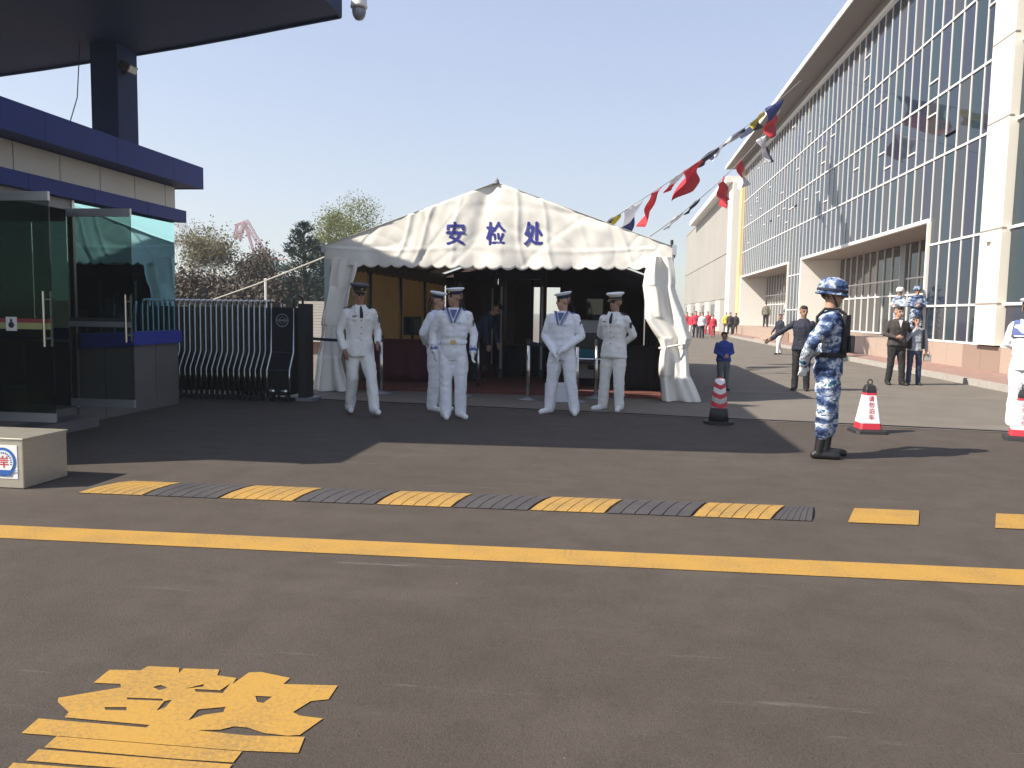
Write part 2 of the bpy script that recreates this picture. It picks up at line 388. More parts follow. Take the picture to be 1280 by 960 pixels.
# ------------------------------------------------------------------ speed bump: rubber modules
# top edge y, bottom edge y along the picture, boundaries between modules (far edge px, near edge px)
bumps = [((165, 95), (228, 178), 'yellow'), ((228, 178), (318, 272), 'black'), ((318, 272), (405, 366), 'yellow'), ((405, 366), (500, 468), 'black'),
         ((500, 468), (592, 564), 'yellow'), ((592, 564), (690, 660), 'black'), ((690, 660), (780, 756), 'yellow'), ((780, 756), (884, 864), 'black'),
         ((884, 864), (983, 964), 'yellow'), ((983, 964), (1018, 1016), 'black'), ((1066, 1058), (1150, 1149), 'yellow'), ((1243, 1242), (1330, 1330), 'yellow')]
bump = thing('speed_bump', 'speed bump of alternating yellow and black ribbed rubber modules across the road', 'speed bump', (0, 0, 0))
def yt(x): return 601 + (x - 160) * .0378
def yb(x): return 616.5 + (x - 110) * .0385
for k, ((ft, fb), (gt, gb), c) in enumerate(bumps):
    A, B, C_, D = G(fb + 2, yb(fb)), G(gb - 1, yb(gb)), G(gt - 1, yt(gt)), G(ft + 2, yt(ft))
    flat = k >= 10
    H_ = .005 if flat else .015
    prof = [(0, .002), (.12, H_ * .55), (.3, H_), (.7, H_), (.88, H_ * .55), (1, .002)]
    mb = MB()
    nu = 1 if flat else 6
    for j in range(nu):
        u0 = j / nu + (0 if flat else .007); u1 = (j + 1) / nu - (0 if flat else .007)
        rs = []
        lowr = False
        for (v, h) in prof:
            hh = max(.002, h * (.72 if lowr else 1))
            p0 = A.lerp(D, v); p1 = B.lerp(C_, v); q0 = p0.lerp(p1, u0); q1 = p0.lerp(p1, u1)
            rs.append((q0, q1, hh))
        vs = [];fs = []
        for q0, q1, hh in rs: vs += [(q0.x, q0.y, hh), (q1.x, q1.y, hh), (q0.x, q0.y, -.004), (q1.x, q1.y, -.004)]
        for i in range(len(rs) - 1):
            o = i * 4; fs += [(o, o + 1, o + 5, o + 4), (o + 2, o, o + 4, o + 6), (o + 1, o + 3, o + 7, o + 5)]
        mb.add(vs, fs)
    fixn(mb.obj('module', 'yellow_paint' if flat else c + '_rubber', bump))

# ------------------------------------------------------------------ gate canopy
CZ = 5.3
far = [G(px, py, CZ) for px, py in ((425, 19.5), (360, 32), (300, 44), (235, 56), (170, 67), (110, 76.5), (50, 86), (-20, 96))]
cp = thing('gate_canopy', 'huge dark blue gate canopy overhanging the guard booth on a square column', 'canopy', (-7, 9, 0))
near_edge = [(-13, 12.1), (-13, 5.6), (-9, 5.75), (far[0].x + .0, 6.05)]
outline = [(p.x, p.y) for p in far] + near_edge
def cpart(name, mb, mat):
    o = mb.obj(name, mat, cp); o.matrix_parent_inverse = Matrix.Translation((-7, 9, 0)).inverted(); return o
fixn(cpart('roof_slab', MB().prism([(x, y, CZ) for x, y in outline], (0, 0, .28)), 'canopy_blue'))
# fascia band, cut in panels, standing proud of the slab
cen = Vector((-8, 9))
n_o = len(outline)
for i in range(n_o):
    a = Vector(outline[i]); b = Vector(outline[(i + 1) % n_o]); L = (b - a).length; c = max(1, round(L / 1.5))
    d = (b - a).normalized(); nn = Vector((d.y, -d.x))
    if (a + nn - cen).length < (a - cen).length: nn = -nn
    for k in range(c):
        p = a + d * (L * k / c + .006); q = a + d * (L * (k + 1) / c - .006)
        fixn(cpart('fascia_panel', MB().prism([(p.x, p.y, CZ - .03), (q.x, q.y, CZ - .03), (q.x + nn.x * .03, q.y + nn.y * .03, CZ - .03), (p.x + nn.x * .03, p.y + nn.y * .03, CZ - .03)], (0, 0, .34)), 'canopy_blue'))
colc = Vector((-7.64, 11.62))
fixn(cpart('column', MB().box((colc.x - .23, colc.y - .25, 0), (colc.x + .20, colc.y + .25, CZ + .02)), 'canopy_blue'))
fl = thing('flood_light', 'small dark floodlight bracketed high on the canopy column', 'floodlight', (colc.x + .27, colc.y - .1, CZ - .32))
bevel(MB().box((-.07, -.11, -.06), (.09, .11, .06), Matrix.Rotation(R(25), 4, 'Y')).obj('lamp_housing', 'black_metal', fl))
MB().box((.088, -.09, -.045), (.094, .09, .045), Matrix.Rotation(R(25), 4, 'Y')).obj('lens', 'dark_glass', fl)
MB().box((-.07, -.02, -.10), (-.03, .02, .02)).obj('bracket', 'black_metal', fl)
tag(MB().tube([(colc.x - .35, colc.y - .3, CZ + .01), (colc.x - .42, colc.y - .3, 4.5), (colc.x - .75, colc.y - .35, 3.48)], .008, 5).obj('cable', 'black_metal'), 'thin cable hanging from the canopy down to the booth roof', 'cable')
# dome camera on the end of the canopy
cq = G(448, 8, CZ + .12); cl = Vector((far[0].x + .30, far[0].y - .12, CZ + .12))
sc_ = thing('security_camera', 'white dome security camera hung on a bracket from the canopy end', 'camera', cl)
MB().tube([(-.27, 0, .22), (-.02, 0, .22)], .022, 8).tube([(-.0, 0, .22), (0, 0, .10)], .022, 8).box((-.29, -.06, .15), (-.262, .06, .30)).obj('bracket', 'white_paint', sc_)
MB().lathe([(.025, .14), (.05, .125), (.085, .09), (.10, .03), (.104, -.03), (.11, -.05), (.11, -.075), (.09, -.08)], n=24).obj('housing', 'white_wall', sc_, True)
MB().lathe([(.088, -.078), (.090, -.13), (.078, -.18), (.05, -.22), (.012, -.235)], n=24).obj('dome', 'grey_metal', sc_, True)

# ------------------------------------------------------------------ guard booth
BX = -6.35; BY0 = 5.75; BY1 = 11.0; BW = 3.4
bo = thing('guard_booth', 'guard booth with blue flat roof, cream panel band and dark glass walls', 'booth', (BX, 8.4, 0))
def bpart(name, mb, mat, par=None, smooth=False):
    o = mb.obj(name, mat, par or bo, smooth)
    if par is None or par is bo: o.matrix_parent_inverse = Matrix.Translation((BX, 8.4, 0)).inverted()
    return o
# roof: fascia panels
RX = -6.02; RY1 = 11.2; RY0 = 5.45; RZ0, RZ1 = 3.13, 3.44
bpart('roof', MB().box((BX - BW, RY0 + .03, RZ0 + .01), (RX - .03, RY1 - .03, RZ1 - .01)), 'blue_panel')
y = RY0; k = 0
while y < RY1 - .01:
    y2 = min(RY1, y + 1.24)
    bpart('fascia_panel', MB().box((RX - .028, y + .003, RZ0), (RX, y2 - .003, RZ1)), 'blue_panel'); y = y2
for k in range(3): bpart('fascia_panel', MB().box((RX - .03 - (k + 1) * 1.2 + .003, RY1 - .028, RZ0), (RX - .03 - k * 1.2 - .003, RY1 - .0, RZ1)), 'blue_panel')
# cream panels
y = BY1
k = 0
bpart('band_backing', MB().box((BX - BW + .1, BY0, 2.82), (BX - .03, BY1 - .03, RZ0 + .005)), 'black_metal')
while y > BY0:
    wd = .26 if k == 0 else .72
    bpart('cladding_panel', MB().box((BX - .03, y - wd + .007, 2.815), (BX, y - .007, RZ0 - .003)), 'cream_panel'); y -= wd; k += 1
for k in range(4): bpart('cladding_panel', MB().box((BX - .04 - (k + 1) * .72 + .007, BY1 - .03, 2.815), (BX - .04 - k * .72 - .007, BY1, RZ0 - .003)), 'cream_panel')
# lower blue band
y = BY0; 
while y < BY1 + .1:
    y2 = min(BY1 + .12, y + 1.1)
    bpart('band_panel', MB().box((BX - .02, y + .003, 2.64), (BX + .10, y2 - .003, 2.81)), 'blue_panel'); y = y2
bpart('band_core', MB().box((BX - BW + .1, BY0, 2.645), (BX - .022, BY1 + .115, 2.806)), 'blue_panel')
# floor, back wall, inner ceiling
bpart('floor_slab', MB().box((BX - BW, BY0, 0), (BX - .02, BY1, .21)), 'grey_panel')
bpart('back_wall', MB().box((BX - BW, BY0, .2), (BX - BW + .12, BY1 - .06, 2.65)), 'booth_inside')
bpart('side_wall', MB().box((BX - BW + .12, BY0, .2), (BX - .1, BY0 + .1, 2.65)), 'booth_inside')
bpart('step', MB().box((BX - .03, 7.45, 0), (BX + .34, 8.66, .13)), 'grey_panel')
# dwarf wall with grey panels under the bay window, north and east
DY = 8.78
for k, (ya, yb_) in enumerate(((DY, 9.30), (9.30, 9.86), (9.86, 10.42), (10.42, BY1))):
    bpart('wall_panel', MB().box((BX - .05, ya + .006, 0), (BX, yb_ - .006, .90)), 'grey_panel')
for k in range(4): bpart('wall_panel', MB().box((BX - .06 - (k + 1) * .8 + .006, BY1 - .05, 0), (BX - .06 - k * .8 - .006, BY1, .90)), 'grey_panel')
bpart('sill_band', MB().box((BX - .10, DY, .90), (BX + .045, BY1 + .03, 1.08)), 'blue_sill')
bpart('sill_band', MB().box((BX - BW, BY1 - .10, .90), (BX - .102, BY1 + .03, 1.08)), 'blue_sill')
# glazing
for (ya, yb_) in ((DY + .02, 9.93), (9.94, BY1 - .01)):
    bpart('window_pane', MB().box((BX - .03, ya, 1.08), (BX - .02, yb_, 2.64)), 'booth_glass')
for k in range(3): bpart('window_pane', MB().box((BX - .05 - (k + 1) * 1.1, BY1 - .03, 1.08), (BX - .06 - k * 1.1, BY1 - .02, 2.64)), 'booth_glass')
bpart('mullion', MB().box((BX - .05, DY - .03, .2), (BX + .012, DY + .012, 2.64)), 'aluminium')
bpart('window_pane', MB().box((BX - .03, BY0, .21), (BX - .02, 7.32, 2.64)), 'entry_glass')
bpart('transom', MB().box((BX - .05, 7.32, 2.52), (BX - .005, DY - .03, 2.64)), 'grey_metal')
bpart('mullion', MB().box((BX - .05, 7.29, .2), (BX + .0, 7.325, 2.64)), 'grey_metal')
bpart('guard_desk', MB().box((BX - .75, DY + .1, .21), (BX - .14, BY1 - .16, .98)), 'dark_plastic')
# open glass door leaves
def leaf(yy, x1, sticker):
    L = .80
    lf = bpart('door_leaf', MB().box((x1 - L, yy - .006, .245), (x1, yy + .006, 2.52)), 'door_glass')
    for a, b in ((.235, .325), (2.44, 2.53)):
        MB().box((x1 - L, yy - .016, a), (x1 + .002, yy + .016, b)).obj('rail', 'aluminium', lf).matrix_parent_inverse = Matrix()
    for sx in (-.0, -.13):
        yo = -.05 if sx == 0 else .05
        MB().tube([(x1 - .06, yy + yo, 1.0), (x1 - .06, yy + yo, 1.55)], .014, 10).obj('handle', 'steel', lf)
    for zz in (1.08, 1.47): MB().tube([(x1 - .06, yy - .05, zz), (x1 - .06, yy + .05, zz)], .01, 8).obj('handle_bolt', 'steel', lf)
    MB().box((x1 - L, yy - .008, 1.235), (x1 - .02, yy - .0065, 1.275)).obj('stripe', 'stripe_red' if sticker else 'booth_inside', lf)
    MB().box((x1 - L, yy - .008, 1.17), (x1 - .02, yy - .0065, 1.234)).obj('stripe', 'stripe_yellow' if sticker else 'grey_metal', lf)
    if sticker:
        st = MB().box((x1 - .505, yy - .011, 1.15), (x1 - .385, yy - .0085, 1.29)).obj('sticker', 'white_paint', lf)
        MB().lathe([(.001, -.001), (.032, -.001), (.032, .001), (.001, .001)], n=14, T=Matrix.Rotation(R(90), 4, 'X'), c=(x1 - .445, yy - .012, 1.21)).ell((x1 - .445, yy - .012, 1.255), (.014, .001, .016)).obj('sticker_figure', 'cap_dark', lf)
    return lf
leaf(7.36, -5.58, True)
leaf(8.66, -5.55, False)

# stainless box with emblem
bxp = G(30, 611)
eb = thing('steel_cabinet', 'low stainless steel box with a round blue and red emblem sticker on its front', 'cabinet', (bxp.x, bxp.y, 0))
bevel(MB().box((-1.15, 0, .0), (0, .50, .375)).obj('body', 'steel_satin', eb), .006)
bevel(MB().box((-1.16, -.008, .376), (.008, .508, .392)).obj('lid', 'steel_satin', eb), .004)
ec = (-.165, -.004, .185)
MB().box((-.34, -.004, .075), (-.045, .0005, .335)).obj('sticker', 'white_paint', eb)
def disc(r, y, mat, name, n=36):
    return MB().add([(ec[0] + r * math.cos(2 * PI * i / n), y, ec[2] + .02 + r * math.sin(2 * PI * i / n)) for i in range(n)], [tuple(range(n))]).obj(name, mat, eb)
disc(.112, -.0055, 'emblem_blue', 'emblem_ring'); disc(.092, -.007, 'emblem_light', 'emblem_ring'); disc(.088, -.0085, 'white_paint', 'emblem_disc'); 
for i in range(26):
    a = 2 * PI * i / 26; c, s_ = math.cos(a), math.sin(a)
    if s_ < -.35: continue
    MB().add([(ec[0] + r * c + t * -s_, -.0098, ec[2] + .02 + r * s_ + t * c) for r, t in ((.064, -.004), (.080, -.004), (.080, .004), (.064, .004))], [(0, 1, 2, 3)]).obj('emblem_mark', 'emblem_blue', eb)
ev, ef = text_mesh('岸', .01)
MB().add([(ec[0] - .05 + u * .10, -.010, ec[2] - .025 + v * .095) for u, v in ev], ef).obj('emblem_character', 'emblem_red', eb)
MB().add([(ec[0] + x, -.0115, ec[2] + z) for x, z in ((-.125, -.042), (.125, -.042), (.075, -.06), (.06, -.085), (-.06, -.085), (-.075, -.06))], [(0, 1, 2, 3, 4, 5)]).obj('emblem_ribbon', 'emblem_blue', eb)

# ------------------------------------------------------------------ retractable gate
gy = 11.95
gt_ = thing('retractable_gate', 'folded stainless steel accordion gate parked behind the guard booth', 'gate', (-4.6, gy, 0))
mbf = MB()
for s_ in (-1, 1):
    mbf.tube([(0, s_ * .02, 1.535), (0, s_ * .15, 1.52), (0, s_ * .17, 1.45), (0, s_ * .17, .74), (0, s_ * .33, .48), (0, s_ * .33, .09)], .017, 6)
me_frame = mbf.mesh('frame', 'gate_steel', True)
mbw = MB()
mbw.lathe([(.01, -.015), (.045, -.015), (.045, .015), (.01, .015)], n=12, T=Matrix.Rotation(R(90), 4, 'Y'))
me_wheel = mbw.mesh('wheel', 'dark_plastic')
mbl = MB()
mbl.prism([(0, -.155, .13), (0, -.31, .13), (0, -.31, .47), (0, -.155, .74), (0, -.155, 1.43), (0, .155, 1.43), (0, .155, .74), (0, .31, .47), (0, .31, .13)], (.012, 0, 0))
me_lat = mbl.mesh('lattice', 'black_metal')
for k in range(23):
    x = -7.31 + k * .0885
    share('frame', me_frame, (x + 4.6, 0, 0), gt_)
    for s_ in (-1, 1): share('wheel', me_wheel, (x + 4.6, s_ * .33, .05), gt_)
    share('lattice', me_lat, (x + 4.6 + .044, 0, 0), gt_)
hx = -5.08 + 4.6
hd = MB()
hp = [(-.19, 1.44), (.19, 1.44), (.19, .74), (.19, .10), (-.19, .10), (-.19, .74)]
rs = []
for z, yy in ((.10, .34), (.48, .34), (.74, .18), (1.44, .18)):
    rs.append([(hx - .17, -yy, z), (hx + .17, -yy, z), (hx + .17, yy, z), (hx - .17, yy, z)])
fixn(hd.rings(rs).obj('drive_head', 'black_metal', gt_))
for sx in (-1, 1):
    for s_ in (-1, 1):
        MB().tube([(hx + sx * .18, s_ * .185, 1.50), (hx + sx * .18, s_ * .195, .745), (hx + sx * .18, s_ * .355, .48), (hx + sx * .18, s_ * .355, .08)], .016, 6).obj('trim_bar', 'steel', gt_, True)
for z, yy in ((.745, .195), (.48, .355)): MB().tube([(hx - .18, -yy, z), (hx + .18, -yy, z)], .013, 6).obj('trim_bar', 'steel', gt_)
MB().tube([(hx + .18, -.185, 1.44), (hx + .18, -.185, 1.58), (hx + .18, -.08, 1.615), (hx + .18, .08, 1.615), (hx + .18, .185, 1.58), (hx + .18, .185, 1.44)], .02, 6).obj('grab_hoop', 'black_metal', gt_)
nr = 20
for r0, r1 in ((.085, .105), (.045, .055)):
    mb = MB(); vs = []; fs = []
    for i in range(nr):
        a = 2 * PI * i / nr
        vs += [(hx + r0 * math.cos(a), -.187, 1.24 + r0 * math.sin(a)), (hx + r1 * math.cos(a), -.187, 1.24 + r1 * math.sin(a))]
        j = (i + 1) % nr; fs.append((2 * i, 2 * i + 1, 2 * j + 1, 2 * j))
    mb.add(vs, fs).obj('badge_ring', 'grey_metal', gt_)
MB().box((hx - .08, -.188, 1.225), (hx + .08, -.186, 1.255)).obj('badge_bar', 'grey_metal', gt_)
for sx in (-.10, .10):
    MB().ell((hx + sx, -.36, .16), (.055, .03, .04)).obj('headlamp', 'steel', gt_, True)
    MB().lathe([(.01, -.02), (.06, -.02), (.06, .02), (.01, .02)], n=14, T=Matrix.Rotation(R(90), 4, 'Y'), c=(hx + sx * 1.3, -.30, .06)).obj('wheel', 'dark_plastic', gt_)
MB().box((hx + .24, -.16, .04), (hx + .36, .16, 1.50)).obj('guide_post', 'dark_plastic', gt_)
MB().box((hx + .21, -.2, 0), (hx + .48, .2, .05)).obj('base_plate', 'grey_metal', gt_)

# ------------------------------------------------------------------ marquee tent
TY0, TY1 = 13.4, 22.8
TL, TR, TC = -4.97, .86, -2.03
ZE, ZR, ZV = 2.52, 3.56, 2.19        # eave, ridge, valance hem
tent = thing('security_tent', 'cream white gable marquee tent with scalloped valance and blue Chinese lettering', 'tent', (TC, TY0, 0))
TINV = Matrix.Translation((TC, TY0, 0)).inverted()
def tpart(name, mb, mat, smooth=False, par=None):
    o = mb.obj(name, mat, par or tent, smooth)
    if par is None: o.matrix_parent_inverse = TINV
    return o
def roofz(x): return ZR - (ZR - ZE) * abs(x - TC) / ((TR - TL) / 2)
def wrinkle(x, z):
    v = noise.noise(Vector((x * .9 + z * .9, z * 1.1, 3.1))) * .026 + noise.noise(Vector((x * 2.6 - z * 2.2, z * 2.3, 9.7))) * .016
    v += noise.noise(Vector((x * 7 + z * 5, z * 4 - x, 1.7))) * .007
    for k_, (a_, b_) in enumerate(((1.3, 1.0), (-1.6, 1.4), (.5, 2.2))): v += .012 * (1 - abs(noise.noise(Vector((x * a_ + z * b_, z * .9 - x * .3, k_ * 7.3 + 2))))) ** 14
    for k, xs in enumerate((-4.35, -3.62, -3.3, -2.75, -1.62, -1.15, -.55, .08, .52)):       # creases where the cloth was folded
        sl = (xs - TC) * (.22 if k % 2 else .30); am = .011 if k % 3 else .006
        dx = x - (xs - sl * (z - 2.6)) - .03 * math.sin(z * 5 + k); v += -am * math.exp(-(dx / .03) ** 2) + am * .7 * math.exp(-((dx - .09) / .06) ** 2)
    v += -.010 * math.exp(-((z - 2.47 - .03 * math.sin(x * 2)) / .025) ** 2) * (1 if x < .6 else 0)
    v += .06 * math.exp(-((x - TC + .10 + (z - 3.5) * -.30) / .13) ** 2) * max(0, (z - 2.4)) - .03 * math.exp(-((x - TC + .42 + (z - 3.5) * -.5) / .12) ** 2) * max(0, (z - 2.6))
    return v
def front_y(x, z): return TY0 - .02 + wrinkle(x, z) * .9
NX, NZ = 232, 30
def fr(u, v):
    x = TL - .04 + (TR - TL + .08) * u
    zt = roofz(x) + .01
    sc = abs(math.sin(u * PI * 25)) ** .8
    zb = ZV - .055 * sc + .012 * math.sin(u * 9)
    z = zb + (zt - zb) * v
    fl_ = (1 - v) ** 3 * .03 * math.sin(u * 46)
    return (x, front_y(x, z) + fl_, z)
solid(tpart('gable_front', MB().grid(fr, NX, NZ), 'tent_white', True), .004)
# lettering printed on the gable, following the cloth
gab = [o for o in COL.objects if o.name.startswith('gable_front')][0]
for ch, px in (('安', 570), ('检', 620), ('处', 667)):
    cvs, cfs = text_mesh(ch, .004)
    c = atY(px, 292, TY0); hw = .155; hh = .19
    bm = bmesh.new()
    for q, (sx_, sz_) in enumerate(((-.011, 0), (.011, 0), (0, -.007), (0, .007))):
        b2 = bmesh.new(); vv = [b2.verts.new((c.x + (u - .5) * 2 * hw + sx_, 0, c.z + (v - .5) * 2 * hh + sz_)) for u, v in cvs]
        for f in cfs:
            try: b2.faces.new([vv[i] for i in f])
            except ValueError: pass
        bmesh.ops.triangulate(b2, faces=b2.faces)
        for _ in range(2): bmesh.ops.subdivide_edges(b2, edges=[e for e in b2.edges if e.calc_length() > .04], cuts=1, use_grid_fill=False); bmesh.ops.triangulate(b2, faces=b2.faces)
        for v in b2.verts: v.co.y = front_y(v.co.x, v.co.z) - .011 - .0008 * q
        m2 = bpy.data.meshes.new('x'); b2.to_mesh(m2); b2.free(); bm.from_mesh(m2); bpy.data.meshes.remove(m2)
    me = bpy.data.meshes.new('letter'); bm.to_mesh(me); bm.free(); me.materials.append(MATS['tent_print'])
    o = bpy.data.objects.new('letter', me); COL.objects.link(o); o.parent = tent; o.matrix_parent_inverse = TINV
# roof planes, side walls, back gable
for sx, name in ((-1, 'roof_sheet'), (1, 'roof_sheet')):
    xe = TL - .06 if sx < 0 else TR + .06
    def rf(u, v, xe=xe): 
        x = TC + (xe - TC) * u; y = TY0 - .03 + (TY1 - TY0) * v
        return (x, y, roofz(x) + .015 - .04 * math.sin(u * PI) * math.sin(v * PI * 3) ** 2)
    solid(tpart(name, MB().grid(rf, 8, 24), 'tent_white', True), .004)
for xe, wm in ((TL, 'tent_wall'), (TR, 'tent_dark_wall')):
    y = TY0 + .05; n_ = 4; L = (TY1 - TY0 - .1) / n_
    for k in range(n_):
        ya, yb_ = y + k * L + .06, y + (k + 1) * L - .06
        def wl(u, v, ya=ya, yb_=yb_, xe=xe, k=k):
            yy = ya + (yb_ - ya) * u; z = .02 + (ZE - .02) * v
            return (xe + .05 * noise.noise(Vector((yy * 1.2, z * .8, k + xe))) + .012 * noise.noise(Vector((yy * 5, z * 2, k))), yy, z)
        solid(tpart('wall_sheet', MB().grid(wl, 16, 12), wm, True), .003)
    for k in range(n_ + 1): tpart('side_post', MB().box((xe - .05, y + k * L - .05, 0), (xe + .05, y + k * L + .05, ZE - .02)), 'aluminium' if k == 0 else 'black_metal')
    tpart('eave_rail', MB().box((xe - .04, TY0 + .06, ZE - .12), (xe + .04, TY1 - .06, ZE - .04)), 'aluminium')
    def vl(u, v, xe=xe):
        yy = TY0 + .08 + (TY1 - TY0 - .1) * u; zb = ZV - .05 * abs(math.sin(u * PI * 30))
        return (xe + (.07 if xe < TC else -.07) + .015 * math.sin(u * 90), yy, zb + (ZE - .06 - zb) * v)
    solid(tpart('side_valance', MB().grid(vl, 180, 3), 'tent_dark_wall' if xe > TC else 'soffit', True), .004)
for k in range(1, 5):
    yy = TY0 + .05 + k * (TY1 - TY0 - .1) / 4
    for sx in (-1, 1):
        xe = TL if sx < 0 else TR
        d = MB(); d.prism([(TC, yy - .04, ZR - .14), (TC, yy - .04, ZR - .06), (xe, yy - .04, ZE - .06), (xe, yy - .04, ZE - .14)], (0, .08, 0)); fixn(tpart('rafter', d, 'grey_metal'))
# back wall with a doorway
DX0, DX1, DZ = atY(668, 360, TY1).x, atY(700, 360, TY1).x, 2.15
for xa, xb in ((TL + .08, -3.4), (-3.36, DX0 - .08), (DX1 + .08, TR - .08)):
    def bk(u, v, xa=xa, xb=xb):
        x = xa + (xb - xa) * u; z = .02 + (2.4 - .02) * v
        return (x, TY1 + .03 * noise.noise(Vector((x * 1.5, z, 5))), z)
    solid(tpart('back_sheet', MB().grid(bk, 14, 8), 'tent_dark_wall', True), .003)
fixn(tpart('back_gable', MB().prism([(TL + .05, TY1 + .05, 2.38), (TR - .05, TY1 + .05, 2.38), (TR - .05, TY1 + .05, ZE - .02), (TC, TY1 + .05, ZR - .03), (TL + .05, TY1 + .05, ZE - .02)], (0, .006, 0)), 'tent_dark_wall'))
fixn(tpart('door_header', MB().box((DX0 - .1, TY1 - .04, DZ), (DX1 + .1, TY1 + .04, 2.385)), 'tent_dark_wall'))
for x in (DX0 - .05, DX1 + .05): tpart('door_post', MB().box((x - .04, TY1 - .05, 0), (x + .04, TY1 + .045, 2.38)), 'black_metal')
tpart('floor_board', MB().box((TL + .1, 13.75, 0.003), (TR - .05, TY1 - .1, .06)), 'red_carpet')
# tied-back door curtains (left and right), from their outlines
def curtain(name, prof, folds, amp, Y, ph):
    # prof: list of (v, xl, xr, z)
    def fn(u, v):
        for i in range(len(prof) - 1):
            if prof[i][0] <= v <= prof[i + 1][0]:
                t = (v - prof[i][0]) / (prof[i + 1][0] - prof[i][0]); t = t * t * (3 - 2 * t)
                xl, xr, z, g = [prof[i][j] + (prof[i + 1][j] - prof[i][j]) * t for j in (1, 2, 3, 4)]; break
        x = xl + (xr - xl) * u
        d = amp * g * (math.sin(u * PI * 2 * folds + ph + v * 1.5) + .5 * math.sin(u * PI * 2 * folds * 1.9 + ph * 2 - v * 3))
        d += .06 * noise.noise(Vector((u * 3, v * 5, ph))) + .10 * noise.noise(Vector((u * 1.2 - v, v * 3.0, ph + 4)))
        return (x + .012 * math.sin(v * 23 + u * 5), Y + d - .12 * math.sin(u * PI) * g, z)
    return solid(tpart(name, MB().grid(fn, 60, 70), 'tent_white', True), .006)
def X_(px, y=400): return atY(px, y, TY0).x
curtain('curtain', [(0, X_(408), X_(450), 2.30, .6), (.22, X_(407), X_(441), 1.8, .8), (.5, X_(401), X_(430), 1.15, .8), (.75, X_(397), X_(428), .6, 1.0), (1, X_(391, 488), X_(438, 490), .012, 1.2)], 1.5, .06, TY0 - .02, .5)
curtain('curtain', [(0, X_(804), X_(838), 2.36, .7), (.2, X_(803), X_(842), 1.9, .9), (.42, X_(806), X_(856), 1.38, 1.0), (.56, X_(822), X_(866), 1.05, .8), (.64, X_(827), X_(860), .88, .6), (.85, X_(826), X_(866), .42, 1.0), (1, X_(828, 500), X_(876, 503), .012, 1.3)], 1.35, .07, TY0 - .02, 2.6)
tieX = (X_(822) + X_(866)) / 2
tpart('tie_band', MB().tube([(tieX + .24 * math.cos(a) , TY0 - .03 + .13 * math.sin(a), .93 + .05 * math.cos(a)) for a in [2 * PI * i / 16 for i in range(17)]], .018, 6), 'tent_white')
for x in (TL, TR): tpart('corner_post', MB().box((x - .055, TY0 + .12, 0), (x + .055, TY0 + .24, ZE - .05)), 'aluminium')
tpart('ridge_cap', MB().lathe([(.045, 0), (.04, .05), (.01, .09)], c=(TC, TY0 - .01, ZR - .01), n=10), 'grey_metal')
for x in (TL - .05, TR + .05): tpart('eave_bracket', MB().box((x - .035, TY0 - .05, ZE - .12), (x + .035, TY0 + .05, ZE + .04)), 'aluminium')

# guy rope and stake
ga = atY(409, 320, 14.0); gb = atY(262, 376, 20.5)
tag(MB().tube([ga, ga.lerp(gb, .5) - Vector((0, 0, .03)), gb], .014, 6).obj('guy_rope', 'rope'), 'pale guy rope running down from the tent corner past the steel gate', 'rope')
pp = atY(332, 350, 19.0)
tag(MB().tube([(pp.x, 19.0, 0), (pp.x, 19.0, pp.z)], .03, 8).lathe([(.012, 0), (.045, .012), (.045, .028), (.012, .04)], c=(pp.x, 19.0, pp.z), n=10).obj('white_pole', 'white_paint'), 'thin white pole standing behind the accordion gate', 'pole')

# ------------------------------------------------------------------ things inside the tent
def table(name, label, px0, px1, ztop, Y, mat, dep=.6):
    x0, x1 = X_at(px0, Y), X_at(px1, Y)
    t = thing(name, label, 'table', ((x0 + x1) / 2, Y, .06)); hw = (x1 - x0) / 2
    bevel(MB().box((-hw, 0, ztop - .10), (hw, dep, ztop - .06)).obj('table_top', mat, t), .01)
    def cl(u, v):
        x = -hw + 2 * hw * u; z = (ztop - .065) * (1 - v) + .01 * v
        return (x, -.012 - .02 * v * (1 + math.sin(u * 26)), z)
    solid(MB().grid(cl, 50, 4).obj('cloth_skirt', mat, t, True), .004)
    for sx in (-1, 1):
        for y in (.05, dep - .05): MB().box((sx * (hw - .05) - .02, y - .02, 0), (sx * (hw - .05) + .02, y + .02, ztop - .1)).obj('leg', 'grey_metal', t)
    return t
def X_at(px, Y): return atY(px, 430, Y).x
table('cloth_table', 'table under a maroon cloth behind the front sailors', 462, 560, .86, 14.9, 'maroon_cloth')
table('dark_counter', 'long black counter at the back of the tent beside the detector panels', 628, 690, .72, 17.0, 'black_cloth')
table('dark_desk', 'black draped desk standing beside the right-hand tied curtain', 782, 826, .85, 14.6, 'black_cloth')
def monitor(label, px, Y, z, wd, hh, rz=0):
    t = thing('monitor', label, 'monitor', (X_at(px, Y), Y + .25, z), rz)
    bevel(MB().box((-wd / 2, -.02, .09), (wd / 2, .03, .09 + hh)).obj('screen_case', 'dark_plastic', t), .008)
    MB().box((-wd / 2 + .02, -.0225, .11), (wd / 2 - .02, -.0205, .07 + hh)).obj('screen', 'dark_glass', t)
    MB().box((-.03, .0, .01), (.03, .03, .12)).obj('neck', 'dark_plastic', t); MB().box((-.12, -.08, 0), (.12, .1, .012)).obj('foot', 'dark_plastic', t)
monitor('black monitor on the maroon cloth table', 511, 14.9, .862, .34, .36)
monitor('black monitor on top of the grey scanner', 742, 15.4, 1.30, .34, .34)
